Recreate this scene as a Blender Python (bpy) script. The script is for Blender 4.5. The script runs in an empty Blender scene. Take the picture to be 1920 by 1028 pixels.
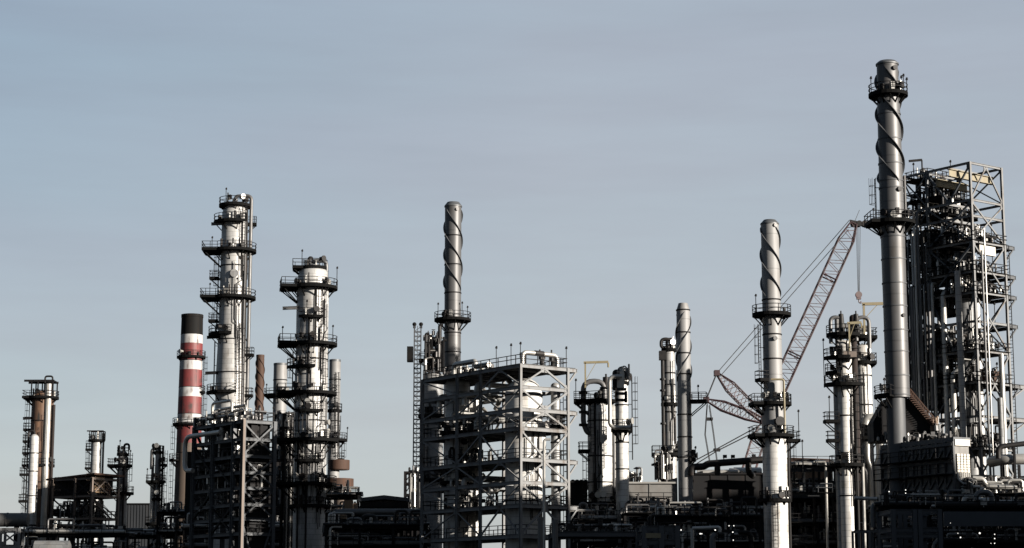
import bpy, math, random
from mathutils import Vector, Matrix
random.seed(7)
R=math.radians; PI=math.pi; sin=math.sin; cos=math.cos
C=bpy.context.scene.collection
# ------------------------------------------------------------------ camera
F=3740.0; TH=R(9.65); S_,C_=sin(TH),cos(TH); CZ=2.0
cam=bpy.data.cameras.new('camera'); camo=bpy.data.objects.new('camera',cam); C.objects.link(camo)
camo.location=(0,0,CZ); camo.rotation_euler=(PI/2+TH,0,0)
cam.sensor_width=36; cam.lens=F/1920*36; cam.clip_start=1; cam.clip_end=20000
sc=bpy.context.scene; sc.camera=camo
# ------------------------------------------------------------------ light
SUN_AZ=R(58); SUN_EL=R(13)          # azimuth measured from behind the camera towards the right
sd=Vector((sin(SUN_AZ)*cos(SUN_EL),-cos(SUN_AZ)*cos(SUN_EL),sin(SUN_EL)))
sl=bpy.data.lights.new('sun','SUN'); sl.energy=5.0; sl.angle=R(.5); sl.color=(1,.92,.82)
so=bpy.data.objects.new('sun',sl); C.objects.link(so); so.rotation_euler=sd.to_track_quat('Z','Y').to_euler(); so.location=(0,0,200)
w=bpy.data.worlds.new('World'); sc.world=w; w.use_nodes=True
nt=w.node_tree; nt.nodes.clear()
def N(t,ty,**k):
    n=t.nodes.new(ty)
    for a,b in k.items(): setattr(n,a,b)
    return n
out=N(nt,'ShaderNodeOutputWorld'); bg=N(nt,'ShaderNodeBackground'); bg.inputs[1].default_value=.0535
sky=N(nt,'ShaderNodeTexSky',sky_type='NISHITA',sun_disc=False,sun_elevation=SUN_EL,sun_rotation=PI-SUN_AZ)
tc=N(nt,'ShaderNodeTexCoord'); sep=N(nt,'ShaderNodeSeparateXYZ'); nt.links.new(tc.outputs['Generated'],sep.inputs[0])
# thin high cloud: a pale veil whose colour drifts with height and bearing
def mrange(t,src,a,b,c=0,d=1):
    m=N(t,'ShaderNodeMapRange'); m.inputs[1].default_value=a; m.inputs[2].default_value=b; m.inputs[3].default_value=c; m.inputs[4].default_value=d
    t.links.new(src,m.inputs[0]); return m.outputs[0]
def mixc(t,fac,a,b,bt='MIX'):
    m=N(t,'ShaderNodeMix',data_type='RGBA',blend_type=bt)
    for i,s in ((0,fac),(6,a),(7,b)):
        if hasattr(s,'links'): t.links.new(s,m.inputs[i])
        elif i==0: m.inputs[0].default_value=s
        else: m.inputs[i].default_value=(*s,1)
    return m.outputs[2]
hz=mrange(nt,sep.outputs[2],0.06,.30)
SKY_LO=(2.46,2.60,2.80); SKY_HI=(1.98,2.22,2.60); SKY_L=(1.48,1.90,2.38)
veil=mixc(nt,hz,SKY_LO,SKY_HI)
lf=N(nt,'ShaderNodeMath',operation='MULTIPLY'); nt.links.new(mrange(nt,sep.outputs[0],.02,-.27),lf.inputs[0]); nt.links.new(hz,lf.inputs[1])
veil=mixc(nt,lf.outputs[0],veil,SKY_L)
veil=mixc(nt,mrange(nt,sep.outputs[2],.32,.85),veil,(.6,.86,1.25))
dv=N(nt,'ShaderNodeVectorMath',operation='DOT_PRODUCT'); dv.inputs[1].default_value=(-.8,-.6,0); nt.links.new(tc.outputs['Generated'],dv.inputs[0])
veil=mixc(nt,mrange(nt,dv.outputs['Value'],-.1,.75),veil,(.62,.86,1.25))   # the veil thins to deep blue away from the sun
mp=N(nt,'ShaderNodeMapping'); mp.inputs['Scale'].default_value=(3,3,24); mp.inputs['Rotation'].default_value=(0,R(7),0)
nt.links.new(tc.outputs['Generated'],mp.inputs[0])
nz=N(nt,'ShaderNodeTexNoise'); nz.inputs['Scale'].default_value=2.2; nz.inputs['Detail'].default_value=7; nz.inputs['Roughness'].default_value=.55
nt.links.new(mp.outputs[0],nz.inputs[0])
st=mrange(nt,nz.outputs[0],.3,.7,.955,1.045)
sc_=N(nt,'ShaderNodeVectorMath',operation='SCALE'); nt.links.new(veil,sc_.inputs[0]); nt.links.new(st,sc_.inputs[3])
n3=N(nt,'ShaderNodeTexNoise'); n3.inputs['Scale'].default_value=1.1; n3.inputs['Detail'].default_value=4; nt.links.new(mp.outputs[0],n3.inputs[0])
tint=mixc(nt,mrange(nt,n3.outputs[0],.35,.65),(1.022,.996,.99),(.985,1.004,.99)); vm=N(nt,'ShaderNodeVectorMath',operation='MULTIPLY'); nt.links.new(sc_.outputs[0],vm.inputs[0]); nt.links.new(tint,vm.inputs[1])
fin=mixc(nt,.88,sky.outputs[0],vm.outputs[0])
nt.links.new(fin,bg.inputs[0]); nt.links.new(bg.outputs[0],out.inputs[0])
vs=sc.view_settings; vs.view_transform='Standard'; vs.look='None'; vs.exposure=1.9; vs.gamma=1
# ------------------------------------------------------------------ materials
def material(name,base,rough=.5,metal=0,var=.25,dirt=None,dirt_amt=.4,streak=.15,scale=1.0,panel=None,band=None,bump=.1,pvar=.18,spec=.4):
    base=tuple(c*.85 for c in base); m=bpy.data.materials.new(name); m.use_nodes=True; t=m.node_tree; b=t.nodes['Principled BSDF']; L=t.links.new; b.inputs['Specular IOR Level'].default_value=spec
    co=N(t,'ShaderNodeTexCoord'); ma=N(t,'ShaderNodeMapping'); ma.inputs['Scale'].default_value=(1,1,streak); L(co.outputs['Object'],ma.inputs[0])
    n1=N(t,'ShaderNodeTexNoise'); n1.inputs['Scale'].default_value=scale; n1.inputs['Detail'].default_value=8; n1.inputs['Roughness'].default_value=.65; L(ma.outputs[0],n1.inputs[0])
    n2=N(t,'ShaderNodeTexNoise'); n2.inputs['Scale'].default_value=scale*.35; n2.inputs['Detail'].default_value=5; L(co.outputs['Object'],n2.inputs[0])
    lo=tuple(c*(1-var) for c in base); hi=tuple(min(1,c*(1+var)) for c in base)
    col=mixc(t,mrange(t,n1.outputs[0],.3,.7),lo,hi)
    if dirt:
        f=N(t,'ShaderNodeMath',operation='MULTIPLY'); L(mrange(t,n1.outputs[0],.45,.72),f.inputs[0]); L(mrange(t,n2.outputs[0],.42,.62,0,dirt_amt*1.6),f.inputs[1])
        col=mixc(t,f.outputs[0],col,dirt)
    if panel:   # insulation cladding: rings of sheets round a vertical axis
        ph,pn=panel; sx=N(t,'ShaderNodeSeparateXYZ'); L(co.outputs['Object'],sx.inputs[0])
        def M(op,a,b=None):
            q=N(t,'ShaderNodeMath',operation=op)
            for i,s in enumerate((a,b)):
                if s is None: continue
                if hasattr(s,'links'): L(s,q.inputs[i])
                else: q.inputs[i].default_value=s
            return q.outputs[0]
        zz=M('DIVIDE',sx.outputs[2],ph); row=M('FLOOR',zz); fz=M('FRACT',zz)
        an=M('MULTIPLY',M('ADD',M('ARCTAN2',sx.outputs[1],sx.outputs[0]),M('MULTIPLY',row,.37)),pn/6.2832); cel=M('FLOOR',an); fa=M('FRACT',an)
        cx=N(t,'ShaderNodeCombineXYZ'); L(row,cx.inputs[0]); L(cel,cx.inputs[1])
        wn=N(t,'ShaderNodeTexWhiteNoise'); L(cx.outputs[0],wn.inputs[0])
        sh=mrange(t,wn.outputs[0],0,1,1-pvar,1+pvar*.6)
        seam=M('MAXIMUM',M('LESS_THAN',fz,.07),M('LESS_THAN',fa,.03))
        sh=M('MULTIPLY',sh,M('SUBTRACT',1,M('MULTIPLY',seam,.45)))
        v=N(t,'ShaderNodeVectorMath',operation='SCALE'); L(col,v.inputs[0]); L(sh,v.inputs[3]); col=v.outputs[0]
        L(mrange(t,wn.outputs[0],0,1,rough-.07,rough+.1),b.inputs['Roughness'])
    else: L(mrange(t,n1.outputs[0],.3,.7,max(.05,rough-.1),min(1,rough+.1)),b.inputs['Roughness'])
    if band:
        sx=N(t,'ShaderNodeSeparateXYZ'); L(co.outputs['Object'],sx.inputs[0]); f=N(t,'ShaderNodeMath',operation='FRACT'); d=N(t,'ShaderNodeMath',operation='DIVIDE'); d.inputs[1].default_value=band
        L(sx.outputs[2],d.inputs[0]); L(d.outputs[0],f.inputs[0]); c=N(t,'ShaderNodeMath',operation='LESS_THAN'); c.inputs[1].default_value=.03; L(f.outputs[0],c.inputs[0])
        s=N(t,'ShaderNodeMath',operation='MULTIPLY'); s.inputs[1].default_value=.5; L(c.outputs[0],s.inputs[0]); col=mixc(t,s.outputs[0],col,tuple(x*.4 for x in base))
    L(col,b.inputs['Base Color']); b.inputs['Metallic'].default_value=metal
    if bump:
        bp=N(t,'ShaderNodeBump'); bp.inputs['Strength'].default_value=bump; bp.inputs['Distance'].default_value=.1; L(n1.outputs[0],bp.inputs['Height']); L(bp.outputs[0],b.inputs['Normal'])
    return m
M={}
def mk(n,*a,**k): M[n]=material(n,*a,**k)
mk('clad',(.20,.20,.197),.5,.12,.16,(.09,.07,.05),.5,.12,1.2,panel=(.9,14),bump=.05)
mk('clad_bright',(.275,.273,.266),.5,.14,.12,(.09,.075,.06),.6,.08,1.3,panel=(.75,12),bump=.05,pvar=.1)
mk('clad_pale',(.37,.365,.35),.55,.08,.12,(.10,.08,.06),.7,.08,1.3,panel=(.75,14),bump=.05,pvar=.12)
mk('clad_cool',(.11,.112,.113),.55,.1,.2,(.05,.04,.03),.5,.15,1.2,panel=(1.0,12),bump=.15)
mk('stack',(.050,.050,.051),.5,.15,.14,(.028,.024,.02),.8,.06,.8,bump=.08,band=5.5)
mk('stack_light',(.135,.135,.134),.62,.05,.14,(.06,.05,.042),.7,.06,.8,bump=.08,band=4.5)
mk('stack_dark',(.034,.036,.039),.6,.1,.2)
mk('cap',(.05,.053,.056),.55,.2)
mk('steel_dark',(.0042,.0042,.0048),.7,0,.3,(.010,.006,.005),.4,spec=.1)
mk('steel_slate',(.030,.034,.039),.6,0,.2,(.025,.02,.015),.4,spec=.3)
mk('steel_pale',(.118,.121,.123),.65,0,.18,(.045,.032,.022),.9,spec=.2)
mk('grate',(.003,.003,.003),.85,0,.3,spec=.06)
mk('pipe',(.26,.255,.24),.38,.45,.15,(.09,.07,.05),.4,1,.9)
mk('pipe_dull',(.07,.07,.07),.5,.3,.25,(.03,.02,.015),.5,1,.9)
mk('pipe_dark',(.006,.0056,.0056),.6,.05,.3,(.016,.010,.007),.6,1,.9,spec=.2)
mk('steel_brown',(.085,.065,.052),.7,0,.2,(.03,.02,.015),.5)
mk('rust_dark',(.012,.008,.007),.8,0,.3,bump=.1,spec=.2)
mk('rust',(.035,.017,.010),.8,0,.35,(.01,.007,.006),.6,.15,1.2,bump=.3,spec=.25)
mk('rust_clad',(.085,.047,.028),.6,.2,.5,(.014,.012,.010),1.0,.05,2.2,bump=.1)
mk('rust_pale',(.13,.085,.055),.75,0,.3,(.04,.02,.015),.7,.3,1.1)
mk('concrete',(.06,.043,.032),.85,0,.18,(.02,.015,.012),.9,.05,.9)
mk('paint_red',(.085,.009,.009),.65,0,.22,(.02,.008,.007),1.2,.05,1.6)
mk('paint_white',(.25,.248,.245),.65,0,.12,(.07,.055,.05),1.3,.05,1.6)
mk('paint_black',(.004,.004,.004),.75,0,.3,(.012,.008,.006),.6,.08,.9,spec=.08)
mk('paint_yellow',(.12,.10,.055),.6,0,.2,(.06,.04,.03),.4)
mk('crane_red',(.017,.004,.006),.6,0,.25)
mk('crane_white',(.065,.048,.048),.6,0,.25,(.06,.012,.014),.8,1,.6)
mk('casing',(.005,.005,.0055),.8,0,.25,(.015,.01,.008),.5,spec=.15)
mk('casing_grey',(.095,.093,.088),.65,.1,.3,(.03,.022,.016),.7,.3,.5)
mk('sheet',(.016,.018,.021),.7,.1,.2,(.012,.01,.008),.5,.1,.8,spec=.2)
mk('stone_panel',(.36,.335,.29),.6,0,.12,(.2,.16,.12),.4)
mk('box_tan',(.17,.11,.06),.75,0,.2,(.06,.035,.02),.4)
mk('ground',(.035,.033,.03),.9,0,.3,None,0,1,.05)
mk('asphalt',(.03,.03,.031),.9,0,.2,None,0,1,.2)
def glow(name,col,st):
    m=bpy.data.materials.new(name); m.use_nodes=True; q=m.node_tree.nodes['Principled BSDF']; q.inputs['Emission Color'].default_value=(*col,1); q.inputs['Emission Strength'].default_value=st; M[name]=m
glow('lamp_lit',(1,.96,.88),.45)
mk('wire',(.015,.015,.016),.6,.1,.1,bump=0)
# ------------------------------------------------------------------ mesh kit
def fillet(pts,rad,n=5):
    pts=[Vector(p) for p in pts]; o=[pts[0]]
    for i in range(1,len(pts)-1):
        a,b,c=pts[i-1],pts[i],pts[i+1]; u=(a-b); v=(c-b); r=min(rad,u.length*.49,v.length*.49); p=b+u.normalized()*r; q=b+v.normalized()*r
        for k in range(n+1):
            s=k/n; o.append(p*(1-s)**2+b*2*s*(1-s)+q*s*s)
    o.append(pts[-1]); return o
SPLIT={'flange_ring','fittings','support_leg','saddle','strut_head','spreader','crawler_track','valve_body','grille','fascia','end_cap','trestle','hoop','sheave','leg','safety_valve'}
class MB:
    def __init__(s): s.v=[]; s.f=[]
    def add(s,vs,fs):
        k=len(s.v); s.v+= [tuple(p) for p in vs]; s.f+=[tuple(i+k for i in f) for f in fs]; return s
    def box(s,c,sz,rz=0):
        x,y,z=(q/2 for q in sz); cr,sr=cos(rz),sin(rz); vs=[]
        for dz in (-z,z):
            for dx,dy in ((-x,-y),(x,-y),(x,y),(-x,y)): vs.append((c[0]+dx*cr-dy*sr,c[1]+dx*sr+dy*cr,c[2]+dz))
        return s.add(vs,[(3,2,1,0),(4,5,6,7),(0,1,5,4),(1,2,6,5),(2,3,7,6),(3,0,4,7)])
    def frame(s,a,b):
        a=Vector(a); b=Vector(b); d=(b-a).normalized(); up=Vector((0,0,1)) if abs(d.z)<.95 else Vector((0,1,0))
        x=d.cross(up).normalized(); y=x.cross(d).normalized(); return a,b,x,y
    def bar(s,a,b,w,h=None):
        h=h or w; a,b,x,y=s.frame(a,b); vs=[]
        for p in (a,b):
            for i,j in ((-1,-1),(1,-1),(1,1),(-1,1)): vs.append(p+x*i*w/2+y*j*h/2)
        return s.add(vs,[(3,2,1,0),(4,5,6,7),(0,1,5,4),(1,2,6,5),(2,3,7,6),(3,0,4,7)])
    def ibeam(s,a,b,w,h):
        a,b,x,y=s.frame(a,b); t=w*.16
        s.bar(a,b,t,h*.9)
        for k in (-1,1): s.bar(a+y*k*(h/2-t/2),b+y*k*(h/2-t/2),w,t)
        return s
    def tube(s,a,b,r,n=8,r2=None,caps=True):
        r2=r if r2 is None else r2; a,b,x,y=s.frame(a,b); vs=[]
        for p,q in ((a,r),(b,r2)):
            for k in range(n): t=2*PI*k/n; vs.append(p+x*cos(t)*q+y*sin(t)*q)
        fs=[(k,(k+1)%n,n+(k+1)%n,n+k) for k in range(n)]
        if caps: fs+=[tuple(range(n-1,-1,-1)),tuple(range(n,2*n))]
        return s.add(vs,fs)
    def path(s,pts,r,n=10,fil=None,closed=False):
        P=fillet(pts,fil if fil is not None else r*2.5) if len(pts)>2 and fil!=0 else [Vector(p) for p in pts]
        vs=[];d0=(P[1]-P[0]).normalized(); x=d0.orthogonal().normalized(); m=len(P)
        for i,p in enumerate(P):
            d=(P[min(i+1,m-1)]-P[max(i-1,0)]).normalized(); x=(x-d*x.dot(d)).normalized(); y=d.cross(x)
            for k in range(n): t=2*PI*k/n; vs.append(p+x*cos(t)*r+y*sin(t)*r)
        fs=[(i*n+k,i*n+(k+1)%n,(i+1)*n+(k+1)%n,(i+1)*n+k) for i in range(m-1) for k in range(n)]
        fs+=[tuple(range(n-1,-1,-1)),tuple(range((m-1)*n,m*n))]
        return s.add(vs,fs)
    def lathe(s,prof,n=40,c=(0,0,0),close=True):
        vs=[];m=len(prof)
        for r,z in prof:
            for k in range(n): t=2*PI*k/n; vs.append((c[0]+r*cos(t),c[1]+r*sin(t),c[2]+z))
        fs=[(i*n+k,i*n+(k+1)%n,(i+1)*n+(k+1)%n,(i+1)*n+k) for i in range(m-1) for k in range(n)]
        if close: fs+=[tuple(range(n-1,-1,-1)),tuple(range((m-1)*n,m*n))]
        return s.add(vs,fs)
    def prism(s,poly,z0,z1):
        n=len(poly); vs=[(x,y,z0) for x,y in poly]+[(x,y,z1) for x,y in poly]
        return s.add(vs,[tuple(range(n-1,-1,-1)),tuple(range(n,2*n))]+[(k,(k+1)%n,n+(k+1)%n,n+k) for k in range(n)])
    def ball(s,c,r,n=10,sz=1):
        return s.lathe([(max(.001,r*sin(PI*k/8)),-r*sz*cos(PI*k/8)) for k in range(9)],n,c)
    def ring(s,c,r0,r1,z0,z1,n=32,a0=0,a1=360):
        full=abs(a1-a0)>=360; m=n if full else n+1; vs=[]
        for k in range(m):
            t=R(a0+(a1-a0)*k/n)
            for r,z in ((r0,z0),(r1,z0),(r1,z1),(r0,z1)): vs.append((c[0]+r*cos(t),c[1]+r*sin(t),c[2]+z))
        fs=[]
        for k in range(n):
            a=k*4; b=((k+1)%m)*4
            for j in range(4): fs.append((a+j,b+j,b+(j+1)%4,a+(j+1)%4))
        if not full: fs+=[(0,1,2,3),(4*n+3,4*n+2,4*n+1,4*n)]
        return s.add(vs,fs)
    def build(s,name,mat,parent=None,smooth=True):
        if name in SPLIT:
            P=s.pieces()
            if len(P)>1:
                o=[p.build1(name if name!='fittings' else 'fitting',mat,parent,smooth) for p in P]; return o[0]
        return s.build1(name,mat,parent,smooth)
    def pieces(s):
        par=list(range(len(s.v)))
        def fd(a):
            while par[a]!=a: par[a]=par[par[a]]; a=par[a]
            return a
        for f in s.f:
            for i in f[1:]: par[fd(i)]=fd(f[0])
        g={}
        for i in range(len(s.v)): g.setdefault(fd(i),[]).append(i)
        B=[[ [min(s.v[i][k] for i in q)-.06 for k in range(3)],[max(s.v[i][k] for i in q)+.06 for k in range(3)],set(q)] for q in g.values()]
        ch=True
        while ch:
            ch=False
            for i in range(len(B)):
                for j in range(i+1,len(B)):
                    if all(B[i][0][k]<=B[j][1][k] and B[j][0][k]<=B[i][1][k] for k in range(3)):
                        B[i]=[[min(a,c) for a,c in zip(B[i][0],B[j][0])],[max(a,c) for a,c in zip(B[i][1],B[j][1])],B[i][2]|B[j][2]]; B.pop(j); ch=True; break
                if ch: break
        out=[]
        for q in B:
            ix=sorted(q[2]); mp={a:k for k,a in enumerate(ix)}; m=MB(); m.v=[s.v[i] for i in ix]; m.f=[tuple(mp[i] for i in f) for f in s.f if f[0] in mp]; out.append(m)
        return out
    def build1(s,name,mat,parent=None,smooth=True):
        me=bpy.data.meshes.new(name); me.from_pydata(s.v,[],s.f); me.materials.append(M[mat] if isinstance(mat,str) else mat)
        if smooth: me.shade_smooth(); me.set_sharp_from_angle(angle=R(35))
        me.update(); o=bpy.data.objects.new(name,me); C.objects.link(o)
        if parent: o.parent=parent
        return o
def tag(o,label,cat,group=None,kind=None):
    if label: o['label']=label
    if cat: o['category']=cat
    if group: o['group']=group
    if kind: o['kind']=kind
    return o
def empty(name,loc,rz,label,cat,group=None):
    o=bpy.data.objects.new(name,None); C.objects.link(o); o.location=loc; o.rotation_euler=(0,0,rz); o.empty_display_size=.5; return tag(o,label,cat,group)
# ------------------------------------------------------------------ photograph coordinates to metres
def ray(px,py,Y):
    u=(px-960)/F; v=(514-py)/F; t=Y/(C_-v*S_); return Vector((u*t,Y,CZ+(S_+v*C_)*t))
def zat(py,Y): return ray(960,py,Y).z
def mpp(py,Y): return Y/(C_-(514-py)/F*S_)/F
RAIL=.075
def railing(mb,pts,closed=False,h=1.1,step=1.5,r=RAIL):
    P=[Vector(p) for p in pts]
    if closed: P.append(P[0])
    for a,b in zip(P[:-1],P[1:]):
        for q in (.55,1.0): mb.bar(a+Vector((0,0,h*q)),b+Vector((0,0,h*q)),r)
    acc=0
    for i,(a,b) in enumerate(zip(P[:-1],P[1:])):
        L=(b-a).length; t=0 if i==0 else step-acc
        if L<1e-6: continue
        while t<=L+1e-6:
            p=a+(b-a)*(t/L); mb.bar(p,p+Vector((0,0,h)),r); t+=step
        acc=L-(t-step)
    if not closed: mb.bar(P[-1],P[-1]+Vector((0,0,h)),r)
def lamp(parent,p,h=2.6,mat='steel_dark',arm=.0):
    mb=MB(); p=Vector(p); mb.tube(p,p+Vector((0,0,h)),.05,6); t=p+Vector((arm,0,h)); 
    if arm: mb.tube(p+Vector((0,0,h)),t,.05,6)
    o=mb.build('lamp_post',mat,parent); q=MB(); q.tube(t+Vector((0,0,.0)),t+Vector((.05,0,.28)),.16,8,.1); q.build('lamp_head',mat,o); return o
def clutter(parent,c,w,d,h,n,rnd,name=None,mats=('pipe_dark','pipe_dull','pipe')):
    """valves, short pipe runs and instrument boxes packed in a volume standing on c; each a part, the uncountable rest one mass"""
    rest={}
    for i in range(n):
        mt=rnd.choice(mats); mb=MB(); x=c[0]+rnd.uniform(-w/2,w/2); y=c[1]+rnd.uniform(-d/2,d/2); z=c[2]; k=rnd.random(); r=rnd.uniform(.07,.2)
        if k<.3: nm='standpipe'; mb.tube((x,y,z),(x,y,z+h*rnd.uniform(.3,1)),r,8)
        elif k<.62:
            nm='bent_pipe'; hh=h*rnd.uniform(.3,1); x2=min(max(x+rnd.uniform(-.5,.5)*w,c[0]-w/2),c[0]+w/2); x2=x+max(-4,min(4,x2-x)); mb.path([(x,y,z),(x,y,z+hh),(x2,y,z+hh),(x2,y,z+hh*rnd.choice((0,.5)))],r,7)
        elif k<.78: nm='junction_box'; hz_=rnd.uniform(.3,.9); mb.box((x,y,z+h*rnd.uniform(.1,.4)+hz_/2),(rnd.uniform(.3,.8),.4,hz_)); mb.bar((x,y,z),(x,y,z+h*.4),.08)
        elif k<.9:
            nm='valve'; zz=z+h*rnd.uniform(.2,.8); mb.tube((x,y,zz-.3),(x,y,zz+.3),r*1.5,8); mb.ring((x,y,zz+.45),.04,.28,0,.06,10); mb.tube((x,y,z),(x,y,zz+.5),.05,5)
        else: nm='pipe_spool'; mb.tube((x-min(w*.2,1.6),y,z+h*.5),(x+min(w*.2,1.6),y,z+h*.5),r*1.3,8); mb.bar((x,y,z),(x,y,z+h*.5),.1)
        cnt=parent.get('_n',0)
        if cnt<CAP: PENDING.setdefault(parent.name,[]).append((nm,mt,mb,parent)); parent['_n']=cnt+1
        else: rest.setdefault((parent.name,mt),(parent,MB()))[1].add(mb.v,mb.f)
    for q in PENDING.pop(parent.name,[]): q[2].build(q[0],q[1],q[3])
    for (pn,mt),(p,mb) in rest.items(): MASS.setdefault((pn,mt),(p,MB()))[1].add(mb.v,mb.f)
PENDING={}; MASS={}; CAP=26
def flush():
    for (pn,mt),(p,mb) in MASS.items(): tag(mb.build('pipework',mt,p),None,None,None,'stuff')
    for o in C.objects:
        if '_n' in o: del o['_n']
# ------------------------------------------------------------------ upright vessels and stacks
class Col:
    def __init__(s,name,label,cat,px,py,Y,group=None,rz=0):
        p=ray(px,py,Y); s.Y=Y; s.X=p.x; s.px=px; s.root=empty(name,(p.x,Y,0),rz,label,cat,group); s.rnd=random.Random(int(px*7+py)); s.r=2
    def z(s,py): return zat(py,s.Y)
    def m(s,py): return mpp(py,s.Y)
    def body(s,prof,mat,dome=0,n=44,name='shell',foot=True,c=(0,0),flat=False,rim=False):
        P=[(w/2*s.m(py),s.z(py)) for py,w in prof]            # given from the top down
        P=P[::-1]
        if foot and P[0][1]>1: P=[(P[0][0],0)]+P
        s.r=P[0][0]; r,z=P[-1]
        if dome:
            for k in range(1,8): a=PI/2*k/7; P.append((max(.01,r*cos(a)),z+r*dome*sin(a)))
        mb=MB(); mb.lathe(P,n,(c[0],c[1],0)); o=mb.build(name,mat,s.root); s.prof=P; s.sh=o
        if rim:
            q=MB(); q.ring((c[0],c[1],z),r*.86,r*1.03,-.25,.12,n); q.build('rim',rim,o)
        return o
    def rad(s,z):
        P=s.prof
        for (r0,z0),(r1,z1) in zip(P[:-1],P[1:]):
            if z0<=z<=z1 and z1>z0: return r0+(r1-r0)*(z-z0)/(z1-z0)
        return P[0][0] if z<P[0][1] else P[-1][0]
    def seam(s,pys,mat='steel_dark',h=.16,out=.07):
        mb=MB()
        for py in pys: z=s.z(py); r=s.rad(z); mb.ring((0,0,z),r-.03,r+out,-h/2,h/2,44)
        mb.build('flange_ring',mat,s.sh)
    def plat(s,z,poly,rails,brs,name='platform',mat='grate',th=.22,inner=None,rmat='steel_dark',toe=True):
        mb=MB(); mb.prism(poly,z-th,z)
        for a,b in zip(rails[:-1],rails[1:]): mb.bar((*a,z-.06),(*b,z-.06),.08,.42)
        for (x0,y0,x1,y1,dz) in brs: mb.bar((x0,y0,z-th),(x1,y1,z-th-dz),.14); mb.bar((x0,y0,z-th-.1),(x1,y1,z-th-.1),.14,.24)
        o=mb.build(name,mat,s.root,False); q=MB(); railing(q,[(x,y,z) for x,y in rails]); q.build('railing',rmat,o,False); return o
    def ring(s,py,w,ext=0,ea=180,brk=8,rmat='steel_dark',clut=4):
        z=s.z(py)+.0; r=w/2*s.m(py); R0=s.rad(z); n=24
        if ext:
            e=ext*s.m(py); hw=.72*r; P=[]
            for k in range(n+1):
                a=R(ea)+R(46)+R(268)*k/n; P.append((r*cos(a),r*sin(a)))
            ux,uy=cos(R(ea)),sin(R(ea)); P+=[(ux*e+uy*hw,uy*e-ux*hw),(ux*e-uy*hw,uy*e+ux*hw)]; rails=P+[P[0]]
        else:
            P=[(r*cos(2*PI*k/n),r*sin(2*PI*k/n)) for k in range(n)]; rails=P+[P[0]]
        brs=[]
        for k in range(brk):
            a=2*PI*(k+.5)/brk+.2; brs.append((r*.93*cos(a),r*.93*sin(a),R0*.98*cos(a),R0*.98*sin(a),(r-R0)*1.0))
        if ext:
            for q in (-.8,0,.8):
                x0,y0=ux*e*.96-uy*hw*q,uy*e*.96+ux*hw*q; l=max(.1,R0*.98); a=math.atan2(uy*R0-0+ux*hw*q*.3,ux*R0-uy*hw*q*.3); brs.append((x0,y0,l*cos(a),l*sin(a),min(4,(e-R0)*.9)))
        o=s.plat(z,P,rails,brs,rmat=rmat)
        s.equip(z,R0,r,clut); return o
    def arc(s,py,w,a0,a1,rmat='steel_dark',clut=2,brk=3):
        z=s.z(py); r=w/2*s.m(py); R0=s.rad(z); n=max(4,int((a1-a0)/15)); out=[(r*cos(R(a0+(a1-a0)*k/n)),r*sin(R(a0+(a1-a0)*k/n))) for k in range(n+1)]
        inn=[(R0*.97*cos(R(a0+(a1-a0)*k/n)),R0*.97*sin(R(a0+(a1-a0)*k/n))) for k in range(n,-1,-1)]
        mb=MB(); m=len(out)
        for k in range(m-1):
            quad=[out[k],out[k+1],inn[m-2-k],inn[m-1-k]]; mb.prism(quad,z-.2,z); mb.bar((*out[k],z-.05),(*out[k+1],z-.05),.08,.42)
        for k in range(brk):
            a=R(a0+(a1-a0)*(k+.5)/brk); mb.bar((r*.95*cos(a),r*.95*sin(a),z-.2),(R0*cos(a),R0*sin(a),z-.2-(r-R0)*.9),.13)
        o=mb.build('platform','grate',s.root,False); q=MB(); rl=[inn[-1]]+out+[inn[0]]; railing(q,[(x,y,z) for x,y in rl]); q.build('railing',rmat,o,False)
        s.equip(z,R0,r,clut,a0,a1); return o
    def bal(s,py,ang,out,w,rmat='steel_dark',inn=None):
        """small square balcony standing off the shell at one bearing; out = reach in px from the axis"""
        z=s.z(py); k=s.m(py); e=out*k; R0=(inn*k if inn else s.rad(z)*.9); hw=w*k/2; a=R(ang); u=Vector((cos(a),sin(a),0)); v=Vector((-sin(a),cos(a),0))
        P=[u*R0-v*hw,u*e-v*hw,u*e+v*hw,u*R0+v*hw]; mb=MB(); mb.prism([(p.x,p.y) for p in P],z-.2,z)
        for q in (-.8,.8): mb.bar(u*e*.97+v*hw*q+Vector((0,0,z-.2)),u*R0+v*hw*q+Vector((0,0,z-.2-(e-R0)*.8)),.12)
        for a_,b_ in zip(P[:-1],P[1:]): mb.bar(a_+Vector((0,0,z-.05)),b_+Vector((0,0,z-.05)),.08,.4)
        o=mb.build('platform','grate',s.root,False); q=MB(); railing(q,[p+Vector((0,0,z)) for p in P],step=1.2); q.build('railing',rmat,o,False); return o
    def equip(s,z,R0,r,n,a0=-150,a1=-10):
        for i in range(n):
            mb=MB(); mt=s.rnd.choice(('pipe_dark','pipe_dark','pipe')); a=R(s.rnd.uniform(a0+5,a1-5)); rr=R0+min(.5,(r-R0)*.4); x,y=rr*cos(a),rr*sin(a); k=s.rnd.random()
            if k<.4: nm='standpipe'; mb.tube((x,y,z),(x,y,z+s.rnd.uniform(.6,1.8)),s.rnd.uniform(.08,.2),8)
            elif k<.7: nm='junction_box'; mb.box((x,y,z+s.rnd.uniform(.5,1.1)),(.5,.4,s.rnd.uniform(.4,.9)),a)
            else: nm='nozzle'; zz=z+s.rnd.uniform(.5,1.2); mb.tube((R0*.95*cos(a),R0*.95*sin(a),zz),((R0+.6)*cos(a),(R0+.6)*sin(a),zz),.3,12); mb.tube(((R0+.55)*cos(a),(R0+.55)*sin(a),zz),((R0+.7)*cos(a),(R0+.7)*sin(a),zz),.42,12)
            mb.build(nm,mt,s.root)
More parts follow.
